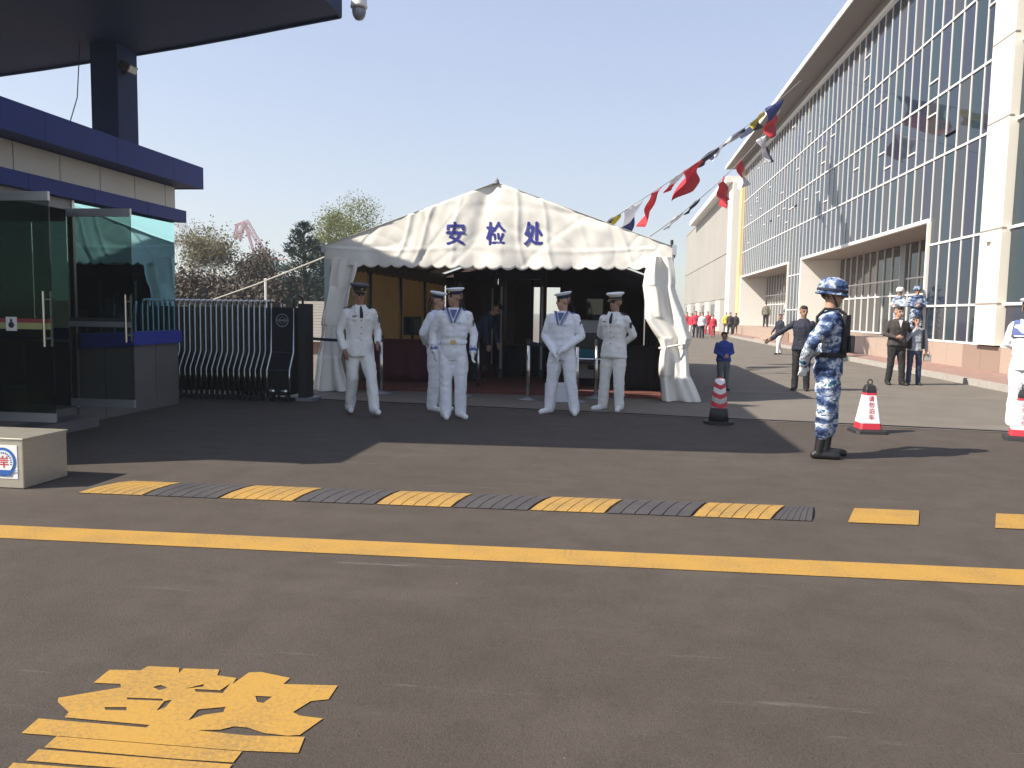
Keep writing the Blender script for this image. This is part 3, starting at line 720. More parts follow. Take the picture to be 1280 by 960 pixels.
def detector(px, Y, label):
    t = thing('metal_detector', label, 'detector', (X_at(px, Y), Y, .06))
    for sx in (-1, 1):
        bevel(MB().box((sx * .42 - .05, -.25, 0), (sx * .42 + .05, .25, 2.05)).obj('side_panel', 'dark_plastic', t), .015)
        MB().box((sx * .42 - .02, -.253, .2), (sx * .42 + .02, -.251, 1.9)).obj('light_strip', 'grey_metal', t)
    bevel(MB().box((-.47, -.25, 2.052), (.47, .25, 2.25)).obj('header', 'dark_plastic', t), .015)
detector(594, 18.0, 'black walk-through detector frame behind the bending person')
detector(653, 16.6, 'black walk-through detector frame beside the bright rear doorway')
pv = thing('divider_panel', 'tan upright divider panel between the two detector frames', 'panel', (X_at(622, 18.6), 18.6, .06))
bevel(MB().box((-.38, -.02, .1), (.38, .02, 2.0)).obj('board', 'tent_dark_wall', pv), .01)
for sx in (-1, 1): MB().box((sx * .3 - .02, -.2, 0), (sx * .3 + .02, .2, .1)).obj('foot', 'grey_metal', pv)
xm = thing('baggage_scanner', 'grey baggage scanner cabinet behind the white-capped officer', 'scanner', (X_at(742, 15.4), 15.4, .06))
bevel(MB().box((-.42, 0, .12), (.32, 1.5, 1.24)).obj('cabinet', 'machine_grey', xm), .03)
MB().box((-.34, -.012, .52), (.22, -.002, 1.0)).obj('tunnel_curtain', 'black_metal', xm)
bevel(MB().box((-.40, -.85, .46), (.26, -.005, .53)).obj('conveyor', 'dark_plastic', xm), .02)
for k in range(9): MB().tube([(-.36, -.80 + k * .09, .54), (.22, -.80 + k * .09, .54)], .022, 8).obj('roller', 'steel', xm)
for sx in (-.36, .22):
    for y in (-.75, .2, 1.3): MB().box((sx - .03, y - .03, 0), (sx + .03, y + .03, .48)).obj('leg', 'grey_metal', xm)
MB().box((-.1, -.008, .3), (.05, -.001, .38)).obj('vent', 'dark_plastic', xm)
tr_ = thing('plastic_tray', 'teal plastic tray resting on the scanner conveyor', 'tray', (X_at(731, 14.8), 14.95, .06 + .563))
rs = []
for z, k in ((0, .85), (.12, 1), (.12, .93), (.015, .8)): rs.append([(-.26 * k, -.18 * k, z), (.26 * k, -.18 * k, z), (.26 * k, .18 * k, z), (-.26 * k, .18 * k, z)])
fixn(MB().rings(rs).obj('tray_body', 'teal_plastic', tr_))
MB().box((-.27, -.19, .121), (.27, -.17, .135)).box((-.27, .17, .121), (.27, .19, .135)).obj('tray_rim', 'teal_plastic', tr_)
wb = thing('white_carton', 'small white carton on the ground behind the sailor with clasped hands', 'carton', (atY(697, 500, 12.9).x, 12.9, 0))
bevel(MB().box((-.2, -.13, 0), (.2, .13, .30)).obj('box_body', 'carton_white', wb), .008)
MB().box((-.202, -.02, .30), (.202, .02, .303)).obj('tape', 'khaki_cloth', wb)
# queue posts with belts
posts = [(384, 12.9, 'steel queue post beside the accordion gate head'), (477, 13.3, 'steel queue post behind the walking officer'), (579, 13.25, 'steel queue post close behind the front sailor'),
         (598, 14.4, 'steel queue post in front of the bending person'), (661, 13.0, 'steel queue post with a belt left of the clasped-hands sailor'), (722, 12.9, 'steel queue post right of the clasped-hands sailor'), (746, 13.6, 'steel queue post in front of the grey scanner')]
PX = []
for px, Y, lab in posts:
    x = X_at(px, Y); PX.append((x, Y)); t = thing('queue_post', lab, 'queue post', (x, Y, 0))
    MB().lathe([(.17, 0), (.17, .012), (.05, .035), (.03, .05)], n=20).obj('base', 'grey_metal', t, True)
    MB().tube([(0, 0, .04), (0, 0, .93)], .031, 12).obj('post', 'steel', t, True)
    MB().lathe([(.036, .90), (.036, .985), (.02, .995)], n=12).obj('cap', 'dark_plastic', t)
def belt(a, b, label, z=.93):
    a = Vector((*a, z)); b = Vector((*b, z)); d = (b - a).normalized(); a = a + d * .036; b = b - d * .036
    m = MB(); n = Vector((-d.y, d.x, 0)) * .002
    for k in range(10):
        p, q = a.lerp(b, k / 10), a.lerp(b, (k + 1) / 10); s0 = -.03 * math.sin(PI * k / 10); s1 = -.03 * math.sin(PI * (k + 1) / 10)
        m.add([p + Vector((0, 0, s0 - .025)), q + Vector((0, 0, s1 - .025)), q + Vector((0, 0, s1 + .025)), p + Vector((0, 0, s0 + .025))], [(0, 1, 2, 3)])
    tag(solid(m.obj('queue_belt', 'navy_cloth'), .004), label, 'belt')
belt(PX[0], PX[1], 'dark queue belt strung behind the walking officer')
belt(PX[4], PX[5], 'dark queue belt strung behind the clasped-hands sailor')

# ------------------------------------------------------------------ glass building
FX = 9.7
gbld = thing('glass_building', 'long modern building with dark glass curtain wall and white mullions', 'building', (FX, 40, 0))
GINV = Matrix.Translation((FX, 40, 0)).inverted()
def gpart(name, mb, mat, par=None, smooth=False):
    o = mb.obj(name, mat, par or gbld, smooth)
    if par is None: o.matrix_parent_inverse = GINV
    return o
def gshare(name, me, loc, rot=None):
    o = share(name, me, Vector(loc) - Vector((FX, 40, 0)), gbld, rot); return o
ROWS = [.80, 1.85, 3.75, 6.4, 8.3, 10.3, 12.80]
YA, YB = 22.9, 65.3           # curtain wall between the pale columns
P1 = (26.95, 44.2); P2 = (47.4, 65.0); PH = 4.46; PD = 2.0
PW = .80
_pm = {}
def pane(y0, y1, z0, z1, x=FX, mats=None):
    key = (round(y1 - y0, 3), round(z1 - z0, 3), x > FX + 1, rnd.randrange(4))
    if key not in _pm:
        _pm[key] = MB().box((0, -(y1 - y0) / 2 + .02, -(z1 - z0) / 2 + .02), (.02, (y1 - y0) / 2 - .02, (z1 - z0) / 2 - .02)).mesh('pane', 'dark_glass' if x > FX + 1 else 'facade_glass_%d' % key[3])
    return gshare('pane', _pm[key], (x, (y0 + y1) / 2, (z0 + z1) / 2), (0, R(rnd.uniform(-.2, .2)), R(rnd.uniform(-.45, .45))))
ncol = round((YB - YA) / PW); PW = (YB - YA) / ncol
def inP(y): return any(a - .2 < y < b - .2 for a, b in (P1, P2))
P1 = (YA + round((P1[0] - YA) / PW) * PW, YA + round((P1[1] - YA) / PW) * PW)
P2 = (YA + round((P2[0] - YA) / PW) * PW, YA + (ncol) * PW)
for c in range(ncol):
    y0 = YA + c * PW; y1 = y0 + PW; ym = (y0 + y1) / 2; port = P1[0] < ym < P1[1] or P2[0] < ym < P2[1]
    zs = [PH + .12] + ROWS[3:] if port else ROWS
    for r in range(len(zs) - 1): pane(y0, y1, zs[r], zs[r + 1])
# vertical mullions
_mm = {}
for c in range(ncol + 1):
    y = YA + c * PW
    port = (P1[0] + .1 < y < P1[1] - .1) or (P2[0] + .1 < y < P2[1] - .1)
    z0 = PH + .12 if port else ROWS[0]
    if z0 not in _mm: _mm[z0] = MB().box((-.03, -.016, z0), (.03, .016, ROWS[-1])).mesh('mullion', 'frame_white')
    gshare('mullion', _mm[z0], (FX, y, 0))
for z in ROWS:
    segs = [(YA, YB)] if z > PH else [(YA, P1[0]), (P1[1], P2[0])]
    for a, b in segs: gpart('transom', MB().box((FX - .040, a + .002, z - .03), (FX + .032, b - .002, z + .03)), 'frame_white')
# opening-light bars scattered over the wall
for k in range(46):
    c = rnd.randrange(ncol); y0 = YA + c * PW; r = rnd.randrange(3, 6); z = ROWS[r] + (ROWS[r + 1] - ROWS[r]) * rnd.choice((.28, .62, .75))
    gpart('sash_bar', MB().box((FX - .046, y0 + .03, z - .022), (FX + .005, y0 + PW - .03, z + .022)), 'white_paint')
# portals
for pi_, (a, b) in enumerate((P1, P2)):
    gpart('portal_frame', MB().box((FX - .10, a - .0, PH), (FX + .04, b, PH + .12)), 'white_paint')
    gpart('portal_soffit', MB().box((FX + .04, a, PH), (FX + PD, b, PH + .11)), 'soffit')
    gpart('portal_jamb', MB().box((FX - .09, b - .22 if pi_ == 0 else b - .4, .6), (FX + PD, b + .02, PH - .002)), 'white_wall')
    gpart('portal_jamb', MB().box((FX - .09, a - .06, .6), (FX + PD, a + .06, PH - .002)), 'white_wall')
    n_ = round((b - a) / 1.05); pw = (b - a - .4) / n_
    for c in range(n_):
        for z0, z1 in ((.80, 3.05), (3.05, 4.44)):
            pane(a + .1 + c * pw, a + .1 + (c + 1) * pw, z0, z1, FX + PD - .1)
        gpart('mullion', MB().box((FX + PD - .15, a + .1 + c * pw - .025, .80), (FX + PD - .06, a + .1 + c * pw + .025, 4.44)), 'white_paint')
    for z in (.80, 2.35 if pi_ else 2.4, 3.05): gpart('transom', MB().box((FX + PD - .154, a + .08, z - .03), (FX + PD - .062, b - .3, z + .03)), 'frame_white')
    gpart('portal_pier', MB().box((FX + PD - .22, a + (b - a) * .42, .8), (FX + PD - .06, a + (b - a) * .42 + .5, 4.44)), 'grey_metal')
# solid core behind the glass
gpart('core', MB().box((FX + .035, YA - .1, PH + .13), (FX + PD + .1, YB + .1, 12.85)), 'black_metal')
gpart('core', MB().box((FX + PD + .11, 12.5, 0), (FX + 26, YB + 3.6, 12.85)), 'black_metal')
gpart('core', MB().box((FX + .05, YA, .1), (FX + PD + .105, P1[0] - .07, PH + .125)), 'black_metal')
gpart('core', MB().box((FX + .05, P1[1] + .03, .1), (FX + PD + .105, P2[0] - .07, PH + .125)), 'black_metal')
# big columns
gpart('column', MB().box((FX - .20, 21.66, .80), (FX + .6, YA - .03, 12.86)), 'column_white')
for z in (1.86, 3.75, 6.5, 8.5, 10.4): gpart('column_joint', MB().box((FX - .206, 21.65, z - .02), (FX - .1, YA - .02, z + .02)), 'soffit')
wl_ = gpart('wall_lamp', MB().box((FX - .30, 22.2, 3.45), (FX - .205, 22.4, 3.66)), 'white_wall')
gpart('column', MB().box((FX - .20, YB + .05, 0), (FX + .6, YB + 1.3, 12.86)), 'column_yellow_lit')
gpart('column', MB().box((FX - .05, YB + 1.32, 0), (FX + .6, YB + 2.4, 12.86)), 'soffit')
# near bay right of the column
nb = [15.2, 16.8, 18.4, 20.0, 21.62]
for i in range(4):
    for r in range(6): pane(nb[i], nb[i + 1], ROWS[r], ROWS[r + 1])
for y in nb[:-1]: gpart('mullion', MB().box((FX - .05, y - .03, .8), (FX + .03, y + .03, 12.8)), 'white_paint')
for z in ROWS: gpart('transom', MB().box((FX - .056, 15.0, z - .035), (FX + .032, 21.64, z + .035)), 'white_paint')
gpart('core', MB().box((FX + .05, 14.8, .1), (FX + PD + .105, 21.66, 12.85)), 'black_metal')
# plinth of granite slabs
y = 15.0
def slab(y0, y1, mat, x=FX - .06, z0=.12, z1=.76): gpart('granite_slab', MB().box((x, y0 + .006, z0), (x + .12, y1 - .006, z1)), mat)
while y < P1[0] - .1:
    y2 = min(y + 1.1, P1[0]); dark = 20.6 < y < 22.8
    slab(y, y2, 'granite_dark' if dark else 'granite'); y = y2
y = P1[1]
while y < P2[0] - .1: y2 = min(y + 1.1, P2[0]); slab(y, y2, 'granite'); y = y2
gpart('plinth_core', MB().box((FX + .0, 15, 0), (FX + PD + .1, YB + 2, .70)), 'granite')
# steps and terrace in front of the portals
for (a, b) in (P1, P2):
    y = a
    while y < b - .1:
        y2 = min(y + 1.4, b)
        gpart('granite_slab', MB().box((FX - .55, y + .006, .12), (FX + .02, y2 - .006, .745)), 'granite'); y = y2
    gpart('terrace', MB().box((FX + .02, a, .70), (FX + PD - .1, b, .747)), 'granite')
for k in range(4): gpart('step', MB().box((FX - .90 - k * .32, 44.2, .0), (FX - .58 - k * .32 + .0, 47.0, .64 - k * .14)), 'granite')
# eaves
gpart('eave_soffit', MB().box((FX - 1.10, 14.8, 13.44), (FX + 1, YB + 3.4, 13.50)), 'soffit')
gpart('eave_fascia', MB().box((FX - 1.16, 14.7, 13.42), (FX - 1.10, YB + 3.5, 13.66)), 'white_wall')
gpart('roof', MB().box((FX - 1.10, 14.7, 13.51), (FX + 27, YB + 3.5, 13.64)), 'stone_wall')
gpart('eave_wall', MB().box((FX + .0, 14.8, 13.002), (FX + .9, YB + 3, 13.435)), 'soffit')
gpart('eave_rail', MB().box((FX - .09, YA, 12.84), (FX + .05, YB, 13.0)), 'white_wall')
# second building further along
sb = thing('stone_building', 'far pale stone building beyond the glass one with flat overhanging roof', 'building', (FX, 90, 0))
def spart(name, mb, mat):
    o = mb.obj(name, mat, sb); o.matrix_parent_inverse = Matrix.Translation((FX, 90, 0)).inverted(); return o
spart('wall', MB().box((FX, 70.5, 0), (FX + 25, 118, 12.6)), 'stone_wall')
for k in range(2): spart('wall_course', MB().box((FX - .05, 71.3, 3.0 + k * 4.05), (FX + .02, 118, 3.06 + k * 4.05)), 'stone_wall')
spart('corner_pier', MB().box((FX - .3, 69.8, 0), (FX + .5, 72.2, 12.62)), 'white_wall')
for y in (78, 87, 97, 108):
    spart('pilaster', MB().box((FX - .25, y, 0), (FX + .1, y + 1.6, 2.9)), 'white_wall')
    spart('window', MB().box((FX - .03, y + 3, .5), (FX + .05, y + 7, 2.6)), 'dark_glass')
spart('roof', MB().box((FX - .85, 70, 12.63), (FX + 25, 104, 13.15)), 'white_wall')
spart('parapet', MB().box((FX - .05, 104.02, 12.62), (FX + 25, 118, 12.9)), 'stone_wall')
# pavement along the building
pv_ = tag(MB().box((7.95, 14, .0), (FX + .0, 68, .12)).obj('sidewalk', 'pink_paving'), kind='structure')
y = 14.0
while y < 60:
    L = 1.0
    MB().box((7.80, y + .005, 0), (7.945, y + L - .005, .135)).obj('kerb_stone', 'kerb', pv_); y += L

# ------------------------------------------------------------------ trees and shrubs
def leaf_cloud(mb, centers, n, size, spread, rr, aspect=.55):
    for k in range(n):
        c = rr.choice(centers); p = Vector(c) + Vector((rr.gauss(0, 1), rr.gauss(0, 1), rr.gauss(0, .8))) * spread
        a = Vector((rr.uniform(-1, 1), rr.uniform(-1, 1), rr.uniform(-1, 1))).normalized(); b = a.cross(Vector((rr.uniform(-1, 1), rr.uniform(-1, 1), rr.uniform(-1, 1)))).normalized()
        s_ = size * rr.uniform(.6, 1.3)
        mb.add([p - a * s_, p + b * s_ * aspect, p + a * s_, p - b * s_ * aspect], [(0, 1, 2, 3)])
def grow(rr, mb, p, d, L, r, depth, tips, spread=.6, up=.15, nseg=3, minr=.006):
    pts = [Vector(p)]; rad = [r]; q = Vector(p); dd = Vector(d).normalized()
    for k in range(nseg):
        dd = (dd + Vector((rr.gauss(0, .13), rr.gauss(0, .13), rr.gauss(0, .1) + up * .3))).normalized(); q = q + dd * L / nseg
        pts.append(q.copy()); rad.append(max(minr, r * (1 - .45 * (k + 1) / nseg)))
    mb.tube(pts, rad, 6 if depth > 2 else 4)
    if depth == 0: tips.append(q.copy()); tips.append(pts[-2].lerp(q, .5)); return
    if depth <= 2: tips.append(q.copy())
    nb_ = rr.choice((2, 3, 3)) if depth > 1 else 3
    for k in range(nb_):
        a = rr.uniform(0, 2 * PI); x = dd.orthogonal().normalized(); y = dd.cross(x)
        nd = (dd + (x * math.cos(a) + y * math.sin(a)) * spread * rr.uniform(.6, 1.2) + Vector((0, 0, up))).normalized()
        grow(rr, mb, q if k < 2 else pts[-2], nd, L * rr.uniform(.62, .85), rad[-1] * .8, depth - 1, tips, spread, up, nseg, minr)
def broadleaf(loc, label, h, seed, bark, leafm, nleaf, lsize, spread, depth=5, lean=(0, 0), group=None, name='bare_tree', trunk_r=.16, bspread=.6):
    rr = random.Random(seed); t = thing(name, label, 'tree', loc, 0, group)
    mb = MB(); tips = []
    grow(rr, mb, (0, 0, -.05), (lean[0], lean[1], 1), h * .27, trunk_r, depth, tips, bspread, .16)
    mb.obj('trunk', bark, t, True)
    lm = MB(); leaf_cloud(lm, tips, nleaf, lsize, spread, rr); lm.obj('crown', leafm, t)
    return t
tr_loc = G(296, 452); 
def gp(px, Y): 
    p = atY(px, 400, Y); return (p.x, Y, 0)
broadleaf(gp(266, 33), 'budding pale-barked tree forking above the accordion gate', 5.2, 3, 'bark_pale', 'leaf_olive', 5200, .055, .26, 7, trunk_r=.19, bspread=.72)
broadleaf(gp(233, 40), 'thin bare tree rising beside the guard booth wall', 7.0, 11, 'bark_pale', 'leaf_olive', 900, .05, .2, 6, trunk_r=.14, bspread=.55)
broadleaf(gp(322, 38), 'brown bushy tree below the distant crane', 4.9, 5, 'bark_dark', 'leaf_brown', 6500, .07, .28, 5, trunk_r=.12, bspread=.8)
broadleaf(gp(458, 44), 'spring green tree rising behind the tent roof', 7.6, 21, 'bark_pale', 'leaf_spring', 18000, .06, .38, 6, trunk_r=.2)
broadleaf(gp(425, 46), 'half-bare tree behind the tent corner', 6.5, 23, 'bark_pale', 'leaf_olive', 2500, .055, .2, 5, trunk_r=.14)
def pine(loc, label, h, rad, seed, nb_=30):
    rr = random.Random(seed); t = thing('pine_tree', label, 'tree', loc, 0, None)
    MB().tube([(0, 0, -.05), (.03, 0, h * .5), (0, .02, h)], [.2, .13, .02], 8).obj('trunk', 'bark_dark', t, True)
    mb = MB(); tw = MB()
    z = .5
    while z < h - .1:
        f = 1 - z / h; L0 = rad * (f ** .75) * rr.uniform(.75, 1.1) + .12
        for k in range(rr.choice((5, 6, 7))):
            a = rr.uniform(0, 2 * PI); L = L0 * rr.uniform(.6, 1.15); d = Vector((math.cos(a), math.sin(a), .16 + .3 * (1 - f)))
            p0 = Vector((0, 0, z)); p1 = p0 + d * L
            tw.tube([p0, p0.lerp(p1, .5) + Vector((0, 0, -.03)), p1], [.025, .018, .008], 4)
            for m in range(int(26 * L / rad) + 8):
                s_ = rr.uniform(.2, 1.05) ** .8; p = p0.lerp(p1, s_) + Vector((rr.gauss(0, .10), rr.gauss(0, .10), rr.gauss(.02, .06)))
                for w_ in range(3):
                    v = (d + Vector((rr.gauss(0, .7), rr.gauss(0, .7), rr.gauss(.3, .5)))).normalized() * rr.uniform(.12, .24); o = v.orthogonal().normalized() * .018
                    mb.add([p - o, p + o, p + v + o * .3, p + v - o * .3], [(0, 1, 2, 3)])
        z += .20 + .10 * f
    tw.obj('branches', 'bark_dark', t); mb.obj('crown', 'needles', t)
    return t
pine(gp(380, 34), 'dark green pine between the white pole and the tent', 5.1, 1.75, 31)
pine(gp(338, 42), 'small dark pine partly behind the brown bushy tree', 3.7, 1.2, 33)
pine(gp(402, 40), 'dark pine right behind the tent corner', 4.6, 1.4, 35)
def shrub(px, Y, h, wd, seed, mat, label):
    rr = random.Random(seed); t = thing('shrub', label, 'shrub', gp(px, Y), 0, 'shrubs behind the accordion gate')
    mb = MB(); tips = []
    for k in range(9):
        a = rr.uniform(0, 2 * PI); grow(rr, mb, (rr.uniform(-wd, wd) * .6, rr.uniform(-.4, .4), -.03), (math.cos(a) * .5, math.sin(a) * .5, 1), h * .42, .03, 2, tips, .7, .1)
    mb.obj('stems', 'bark_dark', t); lm = MB(); leaf_cloud(lm, tips, 5200, .085, .30, rr); lm.obj('crown', mat, t)
for i, (px, Y, h, wd, m, lab) in enumerate(((212, 30, 2.6, 1.2, 'leaf_brown', 'brown shrub seen through the booth window'), (238, 29, 2.7, 1.2, 'leaf_brown', 'brown shrub right beside the booth corner'), (268, 35, 3.0, 1.4, 'leaf_brown', 'brown shrub behind the forked pale trunk'), (296, 30, 2.7, 1.3, 'leaf_brown', 'brown shrub in front of the bushy brown tree'), (322, 34, 3.0, 1.3, 'leaf_brown', 'brown shrub just left of the white pole'), (345, 36, 3.0, 1.3, 'leaf_brown', 'brown shrub just right of the white pole'),
        (360, 41, 3.3, 1.3, 'needles', 'dark evergreen shrub left of the pine trunk'), (378, 38, 2.9, 1.2, 'needles', 'dark evergreen shrub at the foot of the pine'), (400, 37, 3.0, 1.2, 'needles', 'dark evergreen shrub close to the tent corner'))):
    shrub(px, Y, h, wd, 50 + i, m, lab)
# low boundary wall far behind the shrubs
lw = thing('boundary_wall', 'low brick boundary wall behind the shrubs', 'wall', gp(300, 48))
for k in range(9):
    MB().box((-13 + k * 3.0, -.12, 0), (-13 + k * 3.0 + 2.6, .12, 1.7)).obj('wall_panel', 'brick_wall', lw); MB().box((-13 + k * 3.0 - .4, -.2, 0), (-13 + k * 3.0, .2, 2.0)).obj('pier', 'stone_wall', lw)
# ribbed pale roof of a small hut behind the gate head
hc = gp(386, 24)
hut = thing('ribbed_hut', 'low hut with a pale ribbed sloping roof between gate and tent', 'hut', hc)
MB().box((-.72, .25, 0), (.62, 1.6, .42)).obj('hut_wall', 'brick_wall', hut)
for k in range(14):
    t0 = k / 14; z = .40 + 1.28 * t0; yy = .9 * t0; w0 = .62 - .30 * t0
    MB().box((-.85 + .2 * t0, yy, z), (w0 + .08, yy + .09, z + .083)).obj('roof_rib', 'stone_wall', hut)
MB().tube([(.72, -.02, .40), (.40, .9, 1.72)], .025, 6).obj('roof_edge', 'grey_metal', hut)
# portal crane far off in the harbour
cy_ = 320.0
cr = thing('harbour_crane', 'distant red harbour crane with a raised lattice jib', 'crane', (gp(320, cy_)))
def cpt(px, py): p = atY(px, py, cy_); return Vector((p.x - cr.location.x, 0, p.z))
def lattice_beam(pts, wd, name):
    mb = MB(); a, b = pts; d = (b - a); L = d.length; d.normalize(); n = Vector((-d.z, 0, d.x)) * wd / 2
    for s_ in (-1, 1):
        for yy in (-wd / 2, wd / 2): mb.tube([a + n * s_ + Vector((0, yy, 0)), b + n * s_ * .6 + Vector((0, yy, 0))], .22, 4)
    c = max(3, int(L / (wd * 1.2)))
    for k in range(c):
        s_ = 1 if k % 2 else -1; p, q = a.lerp(b, k / c), a.lerp(b, (k + 1) / c)
        for yy in (-wd / 2, wd / 2): mb.tube([p + n * s_ + Vector((0, yy, 0)), q - n * s_ + Vector((0, yy, 0))], .13, 4)
    o = mb.obj(name, 'crane_red', cr); o['kind'] = 'stuff'; return o
lattice_beam((cpt(298, 297), cpt(307, 276)), 1.4, 'jib'); lattice_beam((cpt(307, 276), cpt(332, 318)), 1.7, 'jib'); lattice_beam((cpt(300, 300), cpt(306, 278)), .8, 'backstay')
lattice_beam((cpt(296, 282), cpt(294, 300)), .8, 'fly_jib'); lattice_beam((cpt(306, 278), cpt(318, 318)), .8, 'backstay'); lattice_beam((cpt(294, 282), cpt(306, 277)), .7, 'tie_bar')
c0 = cpt(333, 322); MB().box((c0.x - 2.0, -2, c0.z - 3), (c0.x + 2.6, 2, c0.z + .8)).obj('machine_house', 'crane_red', cr)
MB().box((c0.x - 1.4, -1.4, 0), (c0.x + 1.4, 1.4, c0.z - 3.01)).obj('tower', 'crane_red', cr)
MB().tube([(c0.x + 4, 0, c0.z - 1), (c0.x + 9, 0, c0.z - .6)], .3, 4).obj('counter_arm', 'crane_red', cr)

# ------------------------------------------------------------------ flag lines
def string_pts(a, b, sag, n=24):
    return [a.lerp(b, i / n) - Vector((0, 0, sag * 4 * (i / n) * (1 - i / n))) for i in range(n + 1)]
S1a = atY(742, 288, 19.0); S1b = Vector((FX - .9, 42.6, 13.2)); S2a = atY(812, 296, 19.5); S2b = Vector((FX - .9, 47.5, 13.0))
def flag(line, t, wd, ht, cols, label, split='h', twist=0, droop=.25, shape='rect', ph=0):
    """a flag tied along its top-left edge, blown by the wind away from the line; the corner hangs at the line"""
    wd *= .88; ht *= .86
    n = len(line) - 1; i = min(n - 1, int(t * n)); p = line[i].lerp(line[i + 1], t * n - i); d = (line[i + 1] - line[i]).normalized()
    side = Vector((-.9, -.35, 0)).normalized() if twist == 0 else Vector((math.cos(twist), math.sin(twist), 0))
    dn = (Vector((0, 0, -1)) + side * droop).normalized()
    mb = MB(); nu, nv = 12, 12; vs = []; fs = []; ms = []
    for j in range(nv + 1):
        for k in range(nu + 1):
            u, v = k / nu, j / nv; ww = wd
            if shape == 'tri': ww = wd * (1 - .85 * v)
            wave = .10 * math.sin(u * 5 + v * 3 + ph) * (.3 + v) + .07 * math.sin(v * 8 + u * 3 + ph * 2)
            hw = ht
            if shape == 'swallow': hw = ht * (.75 + .25 * abs(2 * u - 1))
            q = d * (u * ww + (wd - ww) * .5) * 1.9 + dn * (v * hw) + side.cross(Vector((0, 0, 1))) * wave * wd * .9 + side * (wave * .9 * wd)
            vs.append(q)
    N = nu + 1
    for j in range(nv):
        for k in range(nu):
            fs.append((j * N + k, j * N + k + 1, (j + 1) * N + k + 1, (j + 1) * N + k)); c = (k if split == 'v' else j if split == 'h' else (j + k) / 2) * len(cols) / nu; ms.append(int(min(len(cols) - 1, c)))
    mb.v = [tuple(q) for q in vs]; mb.f = fs; mb.m = ms
    o = mb.obj('signal_flag', cols, None, True); o.location = p; solid(o, .004)
    return tag(o, label, 'flag', 'signal flags on the lines')
L1 = string_pts(S1a, S1b, .25); L2 = string_pts(S2a, S2b, .5)
for L_, lab in ((L1, 'upper flag line strung from tent to the building eave'), (L2, 'lower flag line strung from tent to the building eave')):
    tag(MB().tube(L_, .012, 5).obj('flag_line', 'rope'), lab, 'line')
CINV = CAMROT.transposed()
def proj(p):
    q = CINV @ (Vector(p) - Vector((0, 0, HC))); return 640 - 1000 * q.x / q.z, 480 + 1000 * q.y / q.z
def t_at(line, px):
    n = len(line) - 1
    for i in range(n):
        a, b = proj(line[i])[0], proj(line[i + 1])[0]
        if a <= px <= b: return (i + (px - a) / (b - a)) / n
    return 1
for px, wd, ht, cols, lab, kw in (
    (758, .55, .62, ['flag_navy', 'flag_yellow', 'flag_navy'], 'small yellow and black flag just above the tent roof', dict(split='d', droop=.5)),
    (783, .70, 1.10, ['flag_white', 'flag_blue'], 'flag white above and dark blue below beside the tent roof', dict(droop=.25, ph=1)),
    (813, .80, 1.35, ['flag_red'], 'long red pennant hanging next to the white and blue flag', dict(droop=.45, shape='tri', ph=2)),
    (842, .55, .6, ['flag_white', 'flag_red'], 'small white and red flag between the two red ones', dict(droop=.6)),
    (856, 1.1, 1.15, ['flag_red'], 'crumpled red flag in the middle of the upper line', dict(droop=.35, ph=4)),
    (883, .9, .7, ['flag_navy'], 'short dark navy flag above the crumpled red one', dict(droop=.8)),
    (903, 1.0, 1.0, ['flag_white', 'flag_navy'], 'flag of white and navy halves beside the eave', dict(split='d', droop=.9, ph=2)),
    (922, 1.0, .9, ['flag_navy', 'flag_white'], 'dark flag with a white lower edge near the eave', dict(droop=1.0, ph=5)),
    (942, 1.4, 1.0, ['flag_yellow', 'flag_navy'], 'yellow flag with a dark lower half against the eave', dict(droop=.6, ph=3)),
    (961, 1.7, 1.5, ['flag_blue', 'flag_red'], 'large flag blue above and red below at the eave end', dict(droop=.1, ph=1))):
    flag(L1, t_at(L1, px), wd, ht, cols, lab, **kw)
for px, wd, ht, cols, lab, kw in (
    (845, .5, .55, ['flag_white'], 'tiny white flag low on the lower line', dict(droop=.9)),
    (868, .5, .55, ['flag_navy'], 'tiny dark flag low on the lower line', dict(droop=.8)),
    (896, 1.2, 1.0, ['flag_red'], 'red flag in front of the gap between the two buildings', dict(droop=-.2, ph=2)),
    (921, .9, 1.2, ['flag_red', 'flag_white'], 'red and white flag under the building eave', dict(droop=-.2, ph=3)),
    (948, 1.2, 1.3, ['flag_white', 'flag_navy'], 'flag white and navy split diagonally against the mullions', dict(split='d', droop=-.5, ph=1))):
    flag(L2, t_at(L2, px), wd, ht, cols, lab, **kw)
# pole behind the tent that holds the lines
fp = atY(840, 300, 19.6)
po = thing('lamp_pole', 'slim dark pole behind the right tent corner', 'pole', (fp.x, 19.6, 0))
MB().tube([(0, 0, 0), (0, 0, fp.z)], [.05, .035], 8).obj('shaft', 'dark_plastic', po); bevel(MB().box((-.09, -.07, fp.z - .42), (.09, .07, fp.z - .16)).obj('speaker_box', 'dark_plastic', po), .01)

